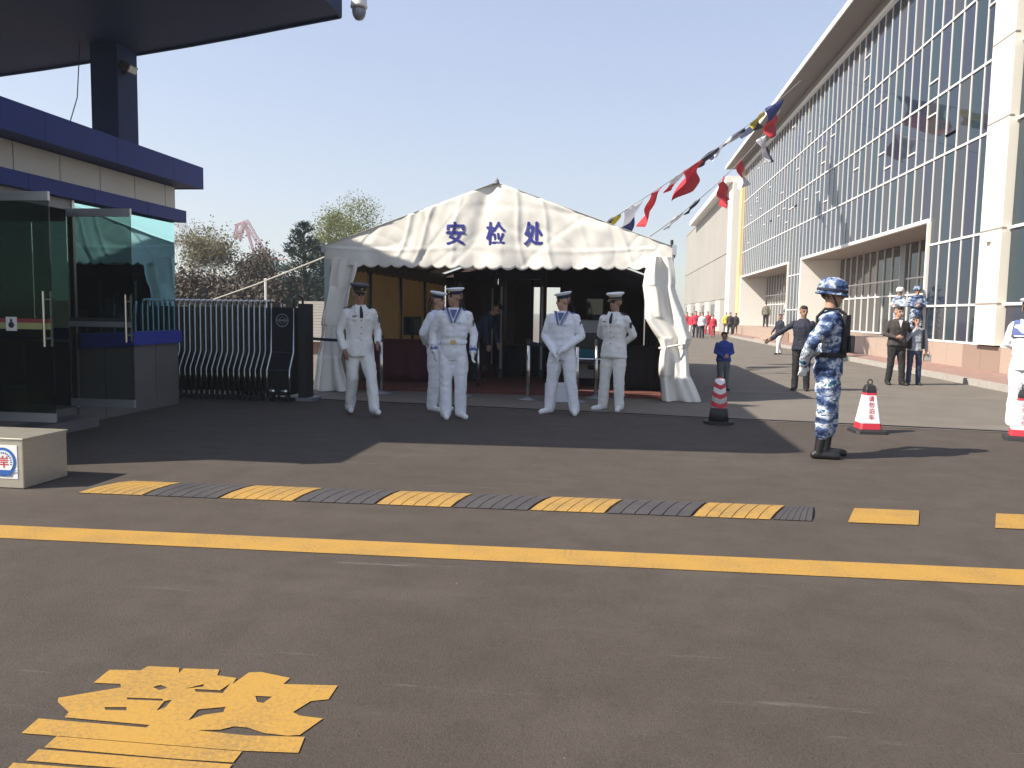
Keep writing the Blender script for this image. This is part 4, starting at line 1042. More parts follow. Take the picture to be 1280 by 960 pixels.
# ------------------------------------------------------------------ cones
def cone_round(p):
    t = thing('traffic_cone', 'red and white striped traffic cone with black base near the tent curtain', 'cone', p)
    MB().prism([(.20 * math.cos(a), .20 * math.sin(a), 0) for a in [PI / 4 + PI / 2 * k + s_ for k in range(4) for s_ in (-.6, 0, .6)]], (0, 0, .035)).obj('base', 'cone_black', t)
    def rad(z): return .135 + (.062 - .135) * (z - .035) / .56
    MB().lathe([(rad(.0355), .0355), (rad(.21), .21)], n=28).obj('collar', 'cone_black', t, True)
    MB().lathe([(rad(.211), .211), (rad(.58), .58), (rad(.58) - .012, .592), (.02, .594)], n=28).obj('sleeve', 'cone_white', t, True)
    for k in range(3):
        z0 = .235 + k * .125
        vs = []; fs = []; n = 36
        for i in range(n + 1):
            a = 2 * PI * i / n + .2; up_ = .05 * (1 - abs(((a + PI * .5) / PI) % 2 - 1)) * 2 - .03
            for h in (0, .058): z = z0 + h + up_; r = rad(z) + .0025; vs.append((r * math.cos(a), r * math.sin(a), z))
        for i in range(n): fs.append((2 * i, 2 * i + 2, 2 * i + 3, 2 * i + 1))
        MB().add(vs, fs).obj('red_stripe', 'cone_red', t, True)
cone_round(G(898, 529))
lv = [text_mesh(c, .008) for c in '请勿泊车']
def cone_square(p, rz, label):
    t = thing('warning_cone', label, 'cone', p, rz)
    def sq(h, z, b=.18): return [(sx * h * (1 - (b if k else 0)), sy * h * (1 - (0 if k else b)), z) for sx, sy, k in ((1, -1, 0), (1, -1, 1), (-1, -1, 1), (-1, -1, 0), (-1, 1, 0), (-1, 1, 1), (1, 1, 1), (1, 1, 0))][::-1]
    fixn(MB().rings([sq(.195, 0), sq(.19, .03), sq(.15, .05)]).obj('base', 'cone_black', t))
    def hw(z): return .135 + (.060 - .135) * (z - .05) / .50
    def seg(z0, z1, m, name): fixn(MB().rings([sq(hw(z0), z0), sq(hw(z1), z1)]).obj(name, m, t))
    seg(.051, .125, 'cone_red', 'lower_band'); seg(.1255, .47, 'cone_white', 'sign_face'); seg(.4705, .50, 'cone_red', 'upper_band')
    fixn(MB().rings([sq(.068, .5005), sq(.066, .54), sq(.055, .585), (sq(.03, .605))]).obj('cap', 'cone_black', t))
    MB().tube([(.028 * math.cos(a), 0, .632 + .032 * math.sin(a)) for a in [2 * PI * i / 14 for i in range(15)]], .008, 6).obj('ring', 'cone_black', t)
    for k, (uv, fs) in enumerate(lv):
        zc = .43 - k * .076; s_ = .033
        vs = []
        for u, v in uv:
            z = zc + (v - .5) * 2 * s_; vs.append(((u - .5) * 2 * s_, -hw(z) - .003, z))
        MB().add(vs, fs).obj('letter', 'cone_red', t)
cone_square(G(1084, 540), R(3), 'square white cone with red Chinese letters beside the camouflaged guard')
cone_square(G(1277, 549), R(-20), 'square red and white cone at the feet of the sailor by the column')

# ------------------------------------------------------------------ people
class Body:
    def __init__(s): s.mb = MB(); s.mats = []
    def use(s, m):
        if m not in s.mats: s.mats.append(m)
        s.mb.mi = s.mats.index(m)
    def tube(s, pts, rads, m, T=None, n=14):
        s.use(m); pts = [Vector(p) for p in pts]
        if T: pts = [T @ p for p in pts]
        s.mb.tube(pts, rads, n, True, .02)
        for p, r in zip(pts, rads): s.mb.ell(p, (r * .99,) * 3, None, 12, 8)
    def ell(s, c, r, m, T=None, n=16, mm=12):
        s.use(m); T3 = T.to_3x3() if T else None
        s.mb.ell(T @ Vector(c) if T else Vector(c), r, T3, n, mm)
    def loft(s, lv, m, T=None, n=28, e=2.3):
        """lv: (z, rx, ry, cy)"""
        s.use(m); out = []
        L = []
        for i in range(len(lv) - 1):
            k = max(1, int(abs(lv[i + 1][0] - lv[i][0]) / .02))
            for j in range(k):
                t = j / k; t2 = t * t * (3 - 2 * t); L.append([lv[i][0] + (lv[i + 1][0] - lv[i][0]) * t] + [lv[i][q] + (lv[i + 1][q] - lv[i][q]) * t2 for q in (1, 2, 3)])
        L.append(list(lv[-1]))
        for z, rx, ry, cy in L:
            ring = []
            for i in range(n):
                a = 2 * PI * i / n; c, q = math.cos(a), math.sin(a)
                ring.append(Vector((rx * math.copysign(abs(c) ** (2 / e), c), cy + ry * math.copysign(abs(q) ** (2 / e), q), z)))
            out.append([T @ p for p in ring] if T else ring)
        s.mb.rings(out)
def hand(b, w, d, side, m, curl=.5, n=None):
    """w wrist, d finger direction, side = direction of the thumb"""
    d = Vector(d).normalized(); sd = Vector(side); sd = (sd - d * sd.dot(d)).normalized(); nm = d.cross(sd).normalized()
    T = Matrix.Translation(w) @ Matrix((sd, d, nm)).transposed().to_4x4()
    b.ell((0, .05, 0), (.040, .055, .020), m, T, 12, 8)
    for k, L in enumerate((.066, .076, .072, .056)):
        x = .033 - k * .022; c = curl * (1 if nm.length else 1)
        b.tube([(x, .085, 0), (x * 1.04, .085 + L * .5, -.012 * c), (x * 1.03, .085 + L * (1 - .35 * c), -.05 * c)], [.0105, .0095, .008], m, T, 8)
    b.tube([(.030, .02, 0), (.058, .055, -.008), (.056, .088, -.02)], [.015, .0115, .009], m, T, 8)
DEF_ARM = {1: ((.245, .03, 1.12), (.255, -.03, .87), (0, -.15, -1)), -1: ((-.245, .03, 1.12), (-.255, -.03, .87), (0, -.15, -1))}
DEF_LEG = {1: ((.105, -.01, .50), (.115, .02, .085), .15), -1: ((-.105, -.01, .50), (-.115, .02, .085), -.15)}
def person(label, loc, rz, H=1.75, top='uniform_white', bottom='uniform_white', shoe='shoe_white', skin='skin', hairm='hair', gl=None, arms=None, legs=None, head=(0, 0), style='plain', hem=.86, sleeve=1.0, trouser=1.0, lean=0, cuff=None, voxel=.0095, hat=None, build=1.0, group=None, long_hair=False, jacket_open=None, fold=1.0):
    s = H / 1.75; t = thing('person', label, 'person', loc, rz, group)
    b = Body(); arms = {**DEF_ARM, **(arms or {})}; legs = {**DEF_LEG, **(legs or {})}
    UP = Matrix.Translation((0, 0, .95)) @ Matrix.Rotation(lean, 4, 'X') @ Matrix.Translation((0, 0, -.95)) if lean else Matrix()
    gm = gl or skin; bw = build
    # torso
    if style in ('officer', 'jacket'):
        b.loft([(hem, .205 * bw, .150, 0), (.93, .195 * bw, .142, 0), (1.06, .172 * bw, .122, 0), (1.18, .185 * bw, .128, -.005), (1.30, .203 * bw, .132, -.005), (1.375, .188 * bw, .118, .005), (1.43, .135 * bw, .095, .012), (1.475, .085, .075, .012)], top, UP)
    else:
        b.loft([(hem, .182 * bw, .130, 0), (1.06, .170 * bw, .122, 0), (1.12, .186 * bw, .135, -.003), (1.30, .203 * bw, .135, -.005), (1.375, .188 * bw, .118, .005), (1.43, .135 * bw, .095, .012), (1.475, .085, .075, .012)], top, UP)
    b.loft([(.78, .165 * bw, .115, .01), (.88, .180 * bw, .132, .01), (.98, .168 * bw, .120, 0), (1.03, .160 * bw, .112, 0)], bottom)
    # arms
    for q in (1, -1):
        e, w_, hd_ = arms[q]; sh = Vector((q * .178 * bw, 0, 1.372))
        e = Vector(e); w_ = Vector(w_); wc = w_ + (e - w_).normalized() * .012
        b.tube([sh, sh.lerp(e, .45), e], [.066 * sleeve, .058 * sleeve, .050 * sleeve], top, UP)
        b.tube([e, e.lerp(wc, .45), wc], [.050 * sleeve, .047 * sleeve, .041 * sleeve], top, UP)
        if cuff: cd = (e - w_).normalized(); b.tube([w_ + cd * .012, w_ + cd * .055], [.046 * sleeve, .047 * sleeve], cuff, UP)
        th = Vector((-q * .3, -1, 0)) if abs(Vector(hd_).normalized().z) > .6 else Vector((0, -.2, 1))
        hw_ = UP @ w_; hdv = (UP.to_3x3() @ Vector(hd_)); b.tube([w_, w_ + Vector(hd_).normalized() * .03], [.030, .028], gm, UP, 10)
        hand(b, hw_, hdv, th, gm, .6)
    # legs
    for q in (1, -1):
        k, a, toe = legs[q]; k = Vector(k); a = Vector(a); hp_ = Vector((q * .093, .005, .87))
        b.tube([hp_, hp_.lerp(k, .5), k], [.100 * bw, .090 * trouser * bw, .074 * trouser], bottom)
        ae = a + Vector((0, 0, -.015)) if style != 'camo' else a.lerp(k, .42)
        b.tube([k, k.lerp(ae, .5), ae], [.074 * trouser, .070 * trouser, .066 * trouser], bottom)
        f = Vector((math.sin(toe), -math.cos(toe), 0)); g_ = a.z - .085
        hl = Vector((a.x, a.y, .036 + g_)) - f * .045
        lift = .10 * g_ * 4
        b.tube([hl, hl + f * .09 + Vector((0, 0, -.0)), hl + f * .19 + Vector((0, 0, lift - .006)), hl + f * .215 + Vector((0, 0, lift - .010))], [.040, .042, .042, .037], shoe)
        b.tube([hl + f * .035, a.lerp(k, .46 if style == 'camo' else .07)], [.042, .053 if style == 'camo' else .045], shoe)
    # neck and head
    HM = UP @ Matrix.Translation((0, .0, 1.50)) @ Matrix.Rotation(head[0], 4, 'Z') @ Matrix.Rotation(head[1], 4, 'X')
    b.tube([UP @ Vector((0, .015, 1.43)), HM @ Vector((0, .008, .06))], [.058, .056], skin)
    b.ell((0, .012, .138), (.076, .094, .098), skin, HM); b.ell((0, -.030, .072), (.056, .060, .066), skin, HM)
    b.ell((0, -.055, .022), (.030, .026, .024), skin, HM)
    b.tube([HM @ Vector((0, -.082, .135)), HM @ Vector((0, -.100, .092)), HM @ Vector((0, -.088, .082))], [.010, .015, .011], skin, None, 8)
    for q in (1, -1):
        b.ell((q * .079, .010, .112), (.012, .020, .032), skin, HM, 10, 8); b.ell((q * .032, -.082, .118), (.013, .007, .007), 'eye_dark', HM, 8, 6)
        b.ell((q * .032, -.085, .140), (.020, .007, .006), hairm, HM, 8, 6)
    b.ell((0, -.086, .055), (.022, .007, .007), 'lips', HM, 8, 6)
    if hat is None:
        b.ell((0, .026, .160), (.083, .094, .090), hairm, HM); b.ell((0, -.030, .205), (.066, .055, .034), hairm, HM)
    else:
        b.ell((0, .040, .135), (.080, .082, .075), hairm, HM)
    if long_hair: b.loft([(.0, .075, .05, .06), (.08, .088, .07, .045), (.17, .086, .09, .02)], hairm, HM)
    # grow one continuous surface
    me = bpy.data.meshes.new('tmp'); me.from_pydata(b.mb.v, [], b.mb.f)
    tmp = bpy.data.objects.new('tmp', me); COL.objects.link(tmp)
    rm = tmp.modifiers.new('r', 'REMESH'); rm.mode = 'VOXEL'; rm.voxel_size = voxel; rm.use_smooth_shade = True
    sm = tmp.modifiers.new('s', 'SMOOTH'); sm.factor = .5; sm.iterations = 3 if voxel < .013 else 1
    dg = bpy.context.evaluated_depsgraph_get(); body = bpy.data.meshes.new_from_object(tmp.evaluated_get(dg))
    bpy.data.objects.remove(tmp); bpy.data.meshes.remove(me)
    kd = KDTree(len(b.mb.v)); vm = [0] * len(b.mb.v)
    for f, m in zip(b.mb.f, b.mb.m):
        for i in f: vm[i] = m
    for i, v in enumerate(b.mb.v): kd.insert(v, i)
    kd.balance()
    body.materials.clear()
    for m in b.mats: body.materials.append(MATS[m])
    cloth = {b.mats.index(m) for m in (top, bottom) if m in b.mats}
    seed = (hash(label) % 997) if False else sum(map(ord, label)) % 97
    vmat = [vm[kd.find(v.co)[1]] for v in body.vertices]
    for p in body.polygons:
        ms = [vmat[i] for i in p.vertices]; p.material_index = max(set(ms), key=ms.count); p.use_smooth = True
    nrms = [v.normal.copy() for v in body.vertices]
    for v, m, nv in zip(body.vertices, vmat, nrms):
        if m in cloth:
            c = v.co; a = noise.noise(Vector((c.x * 15 + seed, c.y * 15, c.z * 5))) * .0085 + noise.noise(Vector((c.x * 10 + c.z * 10, c.y * 10, seed + c.z * 13 - c.x * 10))) * .006 - abs(noise.noise(Vector((c.x * 8 - c.z * 16, c.y * 12, seed + c.z * 12 + c.x * 6)))) * .006 + .0015
            v.co = c + nv * a * fold
    if s != 1:
        for v in body.vertices: v.co = v.co * s
    body.name = 'body'; o = bpy.data.objects.new('body', body); COL.objects.link(o); o.parent = t
    t['_s'] = s
    return t, Matrix.Scale(s, 4) @ HM, Matrix.Scale(s, 4) @ UP
def lathe_part(name, prof, T, mat, par, n=28, sx=1, sy=1):
    rs = []
    for r, z in prof: rs.append([T @ Vector((r * sx * math.cos(2 * PI * i / n), r * sy * math.sin(2 * PI * i / n), z)) for i in range(n)])
    return MB().rings(rs).obj(name, mat, par, True)
def officer_cap(t, HM, topm='tunic_white'):
    T = HM @ Matrix.Translation((0, .008, .165)) @ Matrix.Rotation(R(7), 4, 'X')
    c = lathe_part('cap', [(.088, .0), (.090, .045), (.098, .055), (.130, .078), (.138, .092), (.125, .104), (.07, .108), (.01, .106)], T, topm, t, sx=.95, sy=1.08)
    lathe_part('cap_band', [(.0915, -.004), (.0925, .044), (.090, .046)], T, 'cap_dark', c, sx=.95, sy=1.08)
    vs = []; n = 14
    for i in range(n + 1):
        a = PI + PI * i / n; x, y = .088 * math.cos(a), .100 * math.sin(a); k = math.sin(PI * i / n)
        vs += [T @ Vector((x, y, .006)), T @ Vector((x * 1.02, y - .055 * k, -.018 * k))]
    MB().add(vs, [(2 * i, 2 * i + 1, 2 * i + 3, 2 * i + 2) for i in range(n)]).obj('visor', 'shoe_black', c); solid(bpy.data.objects[c.children[-1].name], .004)
    MB().ell((0, 0, 0), (.016, .006, .019), (T @ Matrix.Translation((0, -.107, .052))).to_3x3()).obj('cap_badge', 'gold', c).location = T @ Vector((0, -.107, .050))
    MB().tube([T @ Vector((.0905 * math.cos(PI + PI * i / 12) * .95, .0915 * math.sin(PI + PI * i / 12) * 1.09, .008)) for i in range(13)], .004, 5).obj('cap_cord', 'gold', c)
def sailor_cap(t, HM, tilt=0):
    T = HM @ Matrix.Translation((0, .010, .165)) @ Matrix.Rotation(R(9), 4, 'X') @ Matrix.Rotation(tilt, 4, 'Y')
    c = lathe_part('cap', [(.088, .0), (.090, .042), (.118, .058), (.124, .070), (.112, .080), (.05, .084), (.01, .083)], T, 'uniform_white', t, sx=.95, sy=1.06)
    lathe_part('cap_band', [(.0912, -.003), (.0922, .038), (.089, .040)], T, 'flag_navy', c, sx=.95, sy=1.08)
    for q in (-1, 1):
        m = MB().grid(lambda u, v, q=q: T @ Vector((q * .022 + (u - .5) * .028, .100 + .03 * v + .010 * math.sin(v * 6 + q), .02 - .24 * v)), 2, 8); solid(m.obj('cap_ribbon', 'flag_navy', c), .002)
    MB().ell((0, 0, 0), (.015, .006, .017)).obj('cap_badge', 'gold', c).location = T @ Vector((0, -.098, .026))
def on_torso(a, z, off, UP, wx=.203, wy=.135, e=2.3):
    c, q = math.cos(a), math.sin(a); k = 1 if z < 1.36 else max(.42, 1 - (z - 1.36) * 5.0)
    return UP @ Vector(((wx * k + off) * math.copysign(abs(c) ** (2 / e), c), (wy * (k * .5 + .5) + off) * math.copysign(abs(q) ** (2 / e), q), z))
def officer_trim(t, UP, HM, tie=True, boards=True, patch=True):
    if tie:
        m = MB().grid(lambda u, v: UP @ Vector(((u - .5) * (.022 + .022 * math.sin(v * PI * .6)), -.095 - .050 * min(1, v * 1.8), 1.462 - .155 * v)), 2, 8); solid(m.obj('necktie', 'navy_cloth', t), .006)
    for q in (1, -1):
        m = MB().add([UP @ Vector(p) for p in ((q * .012, -.090, 1.47), (q * .065, -.075, 1.49), (q * .085, -.128, 1.385), (q * .010, -.150, 1.29))], [(0, 1, 2, 3)]); solid(m.obj('lapel', 'tunic_white', t), .007)
        if boards: bevel(MB().box((-.06, -.028, 0), (.06, .028, .012), UP @ Matrix.Translation((q * .155, .0, 1.448)) @ Matrix.Rotation(q * R(20), 4, 'Y')).obj('shoulder_board', 'navy_cloth', t), .003)
        m = MB().grid(lambda u, v, q=q: UP @ Vector((q * .10 + (u - .5) * .10, -.1385 - .006, 1.305 - .018 * v)), 3, 1); solid(m.obj('pocket_flap', 'tunic_white', t), .008)
    m = MB().box((-.055, -.004, 0), (0, .0, .016), UP @ Matrix.Translation((-.07, -.148, 1.325))); m.obj('ribbon_bar', 'cap_dark', t)
    for k in range(4): MB().ell(UP @ Vector((0, -.138 - .006 * (k < 2), 1.27 - k * .085)), (.010, .006, .010), None, 10, 6).obj('button', 'gold', t)
    if patch: arm_patch(t, 1, UP)
def arm_patch(t, q, UP, mat='navy_cloth'):
    m = MB().grid(lambda u, v: UP @ Vector((q * (.262 + .012 * math.cos((u - .5) * 2)), -.012 + (u - .5) * .075, 1.33 - .085 * v)), 5, 2); solid(m.obj('sleeve_patch', mat, t), .006)
def sailor_trim(t, UP, belt_=True):
    # striped collar: two front lapels in a V and a square flap down the back
    for q in (1, -1):
        pts = lambda u, v, q=q: UP @ Vector((q * (.085 - .075 * v + .045 * (u - .2) * (1 - .35 * v)), -.060 - .088 * min(1, v * 1.3) - .004 * u, 1.478 - .20 * v))
        solid(MB().grid(pts, 3, 8).obj('collar', 'collar_blue', t, True), .006)
        pl = lambda u, v, q=q: UP @ Vector((q * (.085 - .075 * v + .045 * (.72 + .16 * u - .2) * (1 - .35 * v)), -.060 - .088 * min(1, v * 1.3) - .0085, 1.478 - .20 * v))
        solid(MB().grid(pl, 1, 8).obj('collar_stripe', 'uniform_white', t), .002)
    solid(MB().grid(lambda u, v: UP @ Vector(((u - .5) * .30, .118 + .024 * math.sin(v * PI * .7) - .03 * (1 - v) - .035 * (2 * u - 1) ** 2 * (1 - .5 * v), 1.465 - .24 * v)), 10, 6).obj('collar_flap', 'collar_blue', t, True), .006)
    solid(MB().grid(lambda u, v: UP @ Vector(((u - .5) * .27, .152 - .035 * (2 * u - 1) ** 2, 1.255 - .016 * v)), 8, 1).obj('collar_stripe', 'uniform_white', t), .002)
    m = MB().add([UP @ Vector(p) for p in ((-.05, -.10, 1.455), (.05, -.10, 1.455), (.0, -.150, 1.33))], [(0, 1, 2)]); solid(m.obj('undershirt', 'collar_blue', t), .004)
    if belt_:
        lathe_part('belt', [(.165, 1.005), (.172, 1.01), (.172, 1.045), (.165, 1.05)], UP, 'uniform_white', t, sx=1.06, sy=.78)
        MB().box((-.032, -.008, -.024), (.032, .004, .024), UP @ Matrix.Translation((0, -.138, 1.028))).obj('buckle', 'gold', t)
    for q in (1, -1):
        m = MB().add([UP @ Vector((q * .13 + dx, -.128 + .0 * dx, 1.37 + dz)) for dx, dz in ((-.02, -.012), (.02, -.012), (.02, .012), (-.02, .012))], [(0, 1, 2, 3)])
    solid(MB().grid(lambda u, v: UP @ Vector((.075 + (u - .5) * .05, -.142, 1.29 - .02 * v)), 1, 1).obj('ribbon_bar', 'emblem_light', t), .004)

BACK = {1: ((.275, .085, 1.14), (.06, .165, .985), (-1, .1, -.25)), -1: ((-.275, .085, 1.14), (-.06, .185, 1.0), (1, .1, -.25))}
SIDE = {1: ((.295, .04, 1.15), (.285, -.05, .90), (0, -.25, -1)), -1: ((-.295, .04, 1.15), (-.285, -.05, .90), (0, -.25, -1))}

# A: walking officer
t, HM, UP = person('officer in white tunic and dark cap walking past the left tent curtain', G(449, 517), R(30), 1.755, 'tunic_white', 'tunic_white', head=(R(8), R(3)), style='officer', hem=.79, sleeve=1.05, trouser=1.08, hat=1, skin='skin_dark',
    arms={-1: ((-.265, .02, 1.12), (-.225, -.10, .885), (.1, -.25, -1)), 1: ((.265, .06, 1.13), (.225, -.13, .97), (-.3, -.8, -.5))},
    legs={1: ((.12, -.20, .51), (.14, -.31, .115), .1), -1: ((-.095, -.02, .50), (-.10, .14, .10), -.1)})
officer_cap(t, HM, 'cap_dark'); officer_trim(t, UP, HM)
# B: sailor behind, facing right
t, HM, UP = person('sailor in white with hand behind back half hidden by another sailor', G(547, 513), R(68), 1.70, head=(R(5), 0), style='sailor', hem=.99, sleeve=1.12, trouser=1.18, hat=1, gl='glove_white', arms={-1: BACK[-1], 1: BACK[1]})
sailor_cap(t, HM); sailor_trim(t, UP, False)
# C: front sailor
t, HM, UP = person('sailor in white with dark belt buckle and gloves standing before the maroon table', G(566, 522), R(8), 1.74, cuff='collar_blue', head=(R(-52), R(-4)), style='sailor', hem=1.0, sleeve=1.12, trouser=1.16, hat=1, gl='glove_white', skin='skin_dark',
    arms={1: ((.270, .04, 1.13), (.262, -.05, .89), (0, -.2, -1)), -1: ((-.285, .06, 1.13), (-.25, -.07, .90), (.1, -.3, -1))}, legs={1: ((.10, -.02, .5), (.10, .02, .085), .5), -1: ((-.10, -.01, .5), (-.095, -.03, .085), .15)})
sailor_cap(t, HM); sailor_trim(t, UP); arm_patch(t, 1, UP)
for q in (1, -1): pass
# D: clasped hands
t, HM, UP = person('sailor in white with navy collar and hands clasped in front', G(701, 517), R(-14), 1.72, head=(R(-50), R(2)), style='sailor', hem=.99, sleeve=1.15, trouser=1.18, hat=1, gl='glove_white',
    arms={1: ((.285, .0, 1.13), (.065, -.185, .925), (-.6, -.1, -.8)), -1: ((-.27, .0, 1.12), (-.055, -.19, .885), (.3, -.05, -1))}, legs={1: ((.135, -.01, .5), (.195, .02, .085), .35), -1: ((-.135, -.01, .5), (-.175, 0, .085), -.5)})
sailor_cap(t, HM, R(-4)); sailor_trim(t, UP, False); arm_patch(t, 1, UP)
# E: officer, hands behind
t, HM, UP = person('officer in white tunic, tie and white peaked cap with hands behind back', G(765, 513), R(-24), 1.72, 'tunic_white', 'tunic_white', head=(R(-14), 0), style='officer', hem=.80, sleeve=1.06, trouser=1.14, hat=1, skin='skin_dark', arms=BACK, legs={1: ((.10, -.01, .5), (.10, .03, .085), .25), -1: ((-.12, -.02, .5), (-.15, -.02, .085), -.55)})
officer_cap(t, HM); officer_trim(t, UP, HM)
# F: person bending in the tent
person('person in dark blue jacket bending forward inside the tent', (X_at(596, 15.6), 15.6, .06), R(78), 1.70, 'jeans', 'navy_cloth', 'shoe_black', style='jacket', lean=R(38), head=(0, R(8)), arms={1: ((.23, -.22, 1.18), (.16, -.42, 1.05), (0, -.8, -.6)), -1: ((-.23, -.18, 1.16), (-.16, -.36, .98), (0, -.7, -.7))}, voxel=.012)
# G: guard in camouflage
t, HM, UP = person('guard in blue camouflage and helmet standing at ease with white gloves', G(1030, 571), R(76), 1.79, 'blue_camo', 'blue_camo', 'shoe_black', head=(R(12), R(3)), style='camo', hem=.84, sleeve=1.2, trouser=1.17, hat=1, gl='glove_white', voxel=.0085, build=1.06, fold=1.5,
    arms={-1: ((-.335, .16, 1.16), (-.14, .235, .93), (.35, .05, -1)), 1: ((.30, .12, 1.15), (.06, .24, .96), (-.8, .1, -.5))}, legs={1: ((.11, -.03, .5), (.12, -.02, .085), .3), -1: ((-.115, 0, .5), (-.125, .05, .085), .2)})
Th = HM @ Matrix.Translation((0, .012, .125)) @ Matrix.Rotation(R(4), 4, 'X')
h = lathe_part('helmet', [(.124, .0), (.130, .025), (.128, .07), (.115, .115), (.085, .148), (.045, .162), (.006, .165)], Th, 'blue_camo', t, sx=.94, sy=1.12)
lathe_part('helmet_brim', [(.125, -.004), (.142, -.012), (.142, -.002), (.128, .012)], Th, 'blue_camo', h, sx=.94, sy=1.12)
lathe_part('helmet_band', [(.1305, .022), (.1318, .026), (.1314, .044), (.130, .048)], Th, 'navy_cloth', h, sx=.945, sy=1.125)
for q in (1, -1): MB().tube([Th @ Vector((q * .112, .03, .0)), HM @ Vector((q * .080, -.01, .06)), HM @ Vector((q * .03, -.045, .0))], .008, 6).obj('chin_strap', 'black_cloth', h)
v_ = MB().grid(lambda u, v: UP @ Vector(((u - .5) * .34, -.118 - .045 * math.sin(u * PI), 1.39 - .36 * v)) * 1.023, 10, 8); vst = solid(v_.obj('chest_vest', 'black_cloth', t, True), .03)
for k, x in enumerate((-.10, 0, .10)):
    bevel(MB().box((x - .042, -.222, 1.06), (x + .042, -.168, 1.22), Matrix.Scale(1.023, 4)).obj('pouch', 'black_cloth', vst), .008)
for q in (1, -1):
    m = MB().tube([UP @ Vector((q * .115, -.130, 1.38)), UP @ Vector((q * .118, -.06, 1.435)), UP @ Vector((q * .115, .06, 1.435)), UP @ Vector((q * .10, .125, 1.36)), UP @ Vector((q * .11, .132, 1.08))], .016, 6); o = m.obj('vest_strap', 'black_cloth', t); o.scale = (1.03,) * 3
m = MB().lathe([(.19, 1.005), (.196, 1.01), (.196, 1.05), (.19, 1.055)], n=30); o = m.obj('waist_belt', 'black_cloth', t, True); o.scale = (1.07, .83, 1.023)
m = MB().grid(lambda u, v: Vector((-.292 - .012 * math.cos((u - .5) * 2), .055 + (u - .5) * .09, 1.34 - .08 * v)), 5, 2); o = solid(m.obj('sleeve_patch', 'navy_cloth', t), .006)
m = MB().ell((-.345, .10, 1.22), (.014, .045, .048)); m.obj('elbow_badge', 'khaki_cloth', t, True)
# H: man in dark suit reaching out
person('man in navy jacket reaching one arm out towards a passer-by', G(1000, 488), R(-20), 1.66, 'navy_cloth', 'black_cloth', 'shoe_black', style='jacket', hem=.84, head=(R(28), R(4)), skin='skin_dark', voxel=.012, arms={-1: ((-.40, -.10, 1.20), (-.60, -.18, 1.04), (-1, -.3, -.7))})
# I, J: couple
person('man in black jacket over white shirt walking beside a woman in jeans', G(1118, 481), R(6), 1.70, 'brown_cloth', 'black_cloth', 'shoe_black', style='jacket', hem=.88, head=(R(14), 0), skin='skin', voxel=.012, build=1.06,
    arms={-1: ((-.285, .0, 1.13), (-.10, -.19, 1.06), (.9, -.2, 0)), 1: ((.30, .12, 1.20), (.40, .10, 1.12), (1, -.1, -.2))}, legs={1: ((.11, -.04, .5), (.13, -.06, .085), .2), -1: ((-.11, 0, .5), (-.13, .06, .085), -.2)})
tt = [o for o in COL.objects if o.name.startswith('person') and o.get('label', '').startswith('man in black jacket')][0]
solid(MB().add([(-.045, -.118, 1.41), (.045, -.118, 1.41), (0, -.145, 1.24)], [(0, 1, 2)]).obj('shirt_front', 'white_cloth', tt), .006)
t, HM, UP = person('woman in grey shirt and jeans with hand raised to her mouth', G(1141, 481), R(-6), 1.50, 'grey_cloth', 'jeans', 'shoe_black', style='plain', hem=.88, head=(R(10), 0), voxel=.012, long_hair=True, build=.95, trouser=.92,
    arms={-1: ((-.24, -.08, 1.13), (-.06, -.17, 1.40), (.3, .1, 1)), 1: ((.25, .03, 1.12), (.27, 0, .88), (0, -.15, -1))})
for q in (1, -1):
    solid(MB().grid(lambda u, v, q=q: UP @ Vector((q * (.215 - .10 * u), -.10 - .045 * u + .12 * (1 - u) ** 2, 1.42 - .50 * v)), 5, 8).obj('open_jacket', 'black_cloth', t, True), .012)
hb = thing('hand_bag', 'small pale bag hanging from the hand of the woman in jeans', 'bag', t.location + Vector((.26, .0, .52)), R(-6))
bevel(MB().box((-.07, -.05, 0), (.07, .05, .16)).obj('bag_body', 'stone_wall', hb), .015)
MB().tube([(-.05, 0, .155), (-.03, 0, .23), (.03, 0, .23), (.05, 0, .155)], .006, 5).obj('strap', 'stone_wall', hb)
# K, L: two soldiers on the terrace
for px, lab, c, rz in ((1125, 'soldier in pale grey camouflage and white helmet on the portal terrace', 'grey_camo', -30), (1147, 'soldier in blue grey camouflage on the portal terrace with folded arms', 'blue_camo', 25)):
    Y = 26.8; p = atY(px, 380, Y); p = atX(px, 385, FX - .25)
    t, HM, UP = person(lab, (FX - .28, p.y, .747), R(rz - 30), 1.72, c, c, 'shoe_black', style='camo', hem=.84, sleeve=1.15, trouser=1.15, hat=1, voxel=.014,
        arms={1: ((.28, -.05, 1.15), (.02, -.20, 1.16), (-1, 0, .1)), -1: ((-.28, -.05, 1.15), (-.02, -.19, 1.12), (1, 0, .1))})
    Th = HM @ Matrix.Translation((0, .012, .125))
    lathe_part('helmet', [(.124, .0), (.130, .025), (.128, .07), (.115, .115), (.085, .148), (.006, .165)], Th, 'white_paint' if px == 1125 else c, t, sx=.94, sy=1.12)
# M: sailor at the edge of the picture
t, HM, UP = person('sailor in bright white seen from behind by the pale column', G(1276, 534), R(128), 1.72, head=(R(15), 0), style='sailor', hem=.99, sleeve=1.15, trouser=1.2, hat=1, gl='glove_white', arms={1: ((.27, -.02, 1.14), (.05, -.2, 1.0), (-.8, -.1, -.4)), -1: ((-.27, -.02, 1.14), (-.05, -.2, 1.0), (.8, -.1, -.4))})
sailor_cap(t, HM); sailor_trim(t, UP, False)
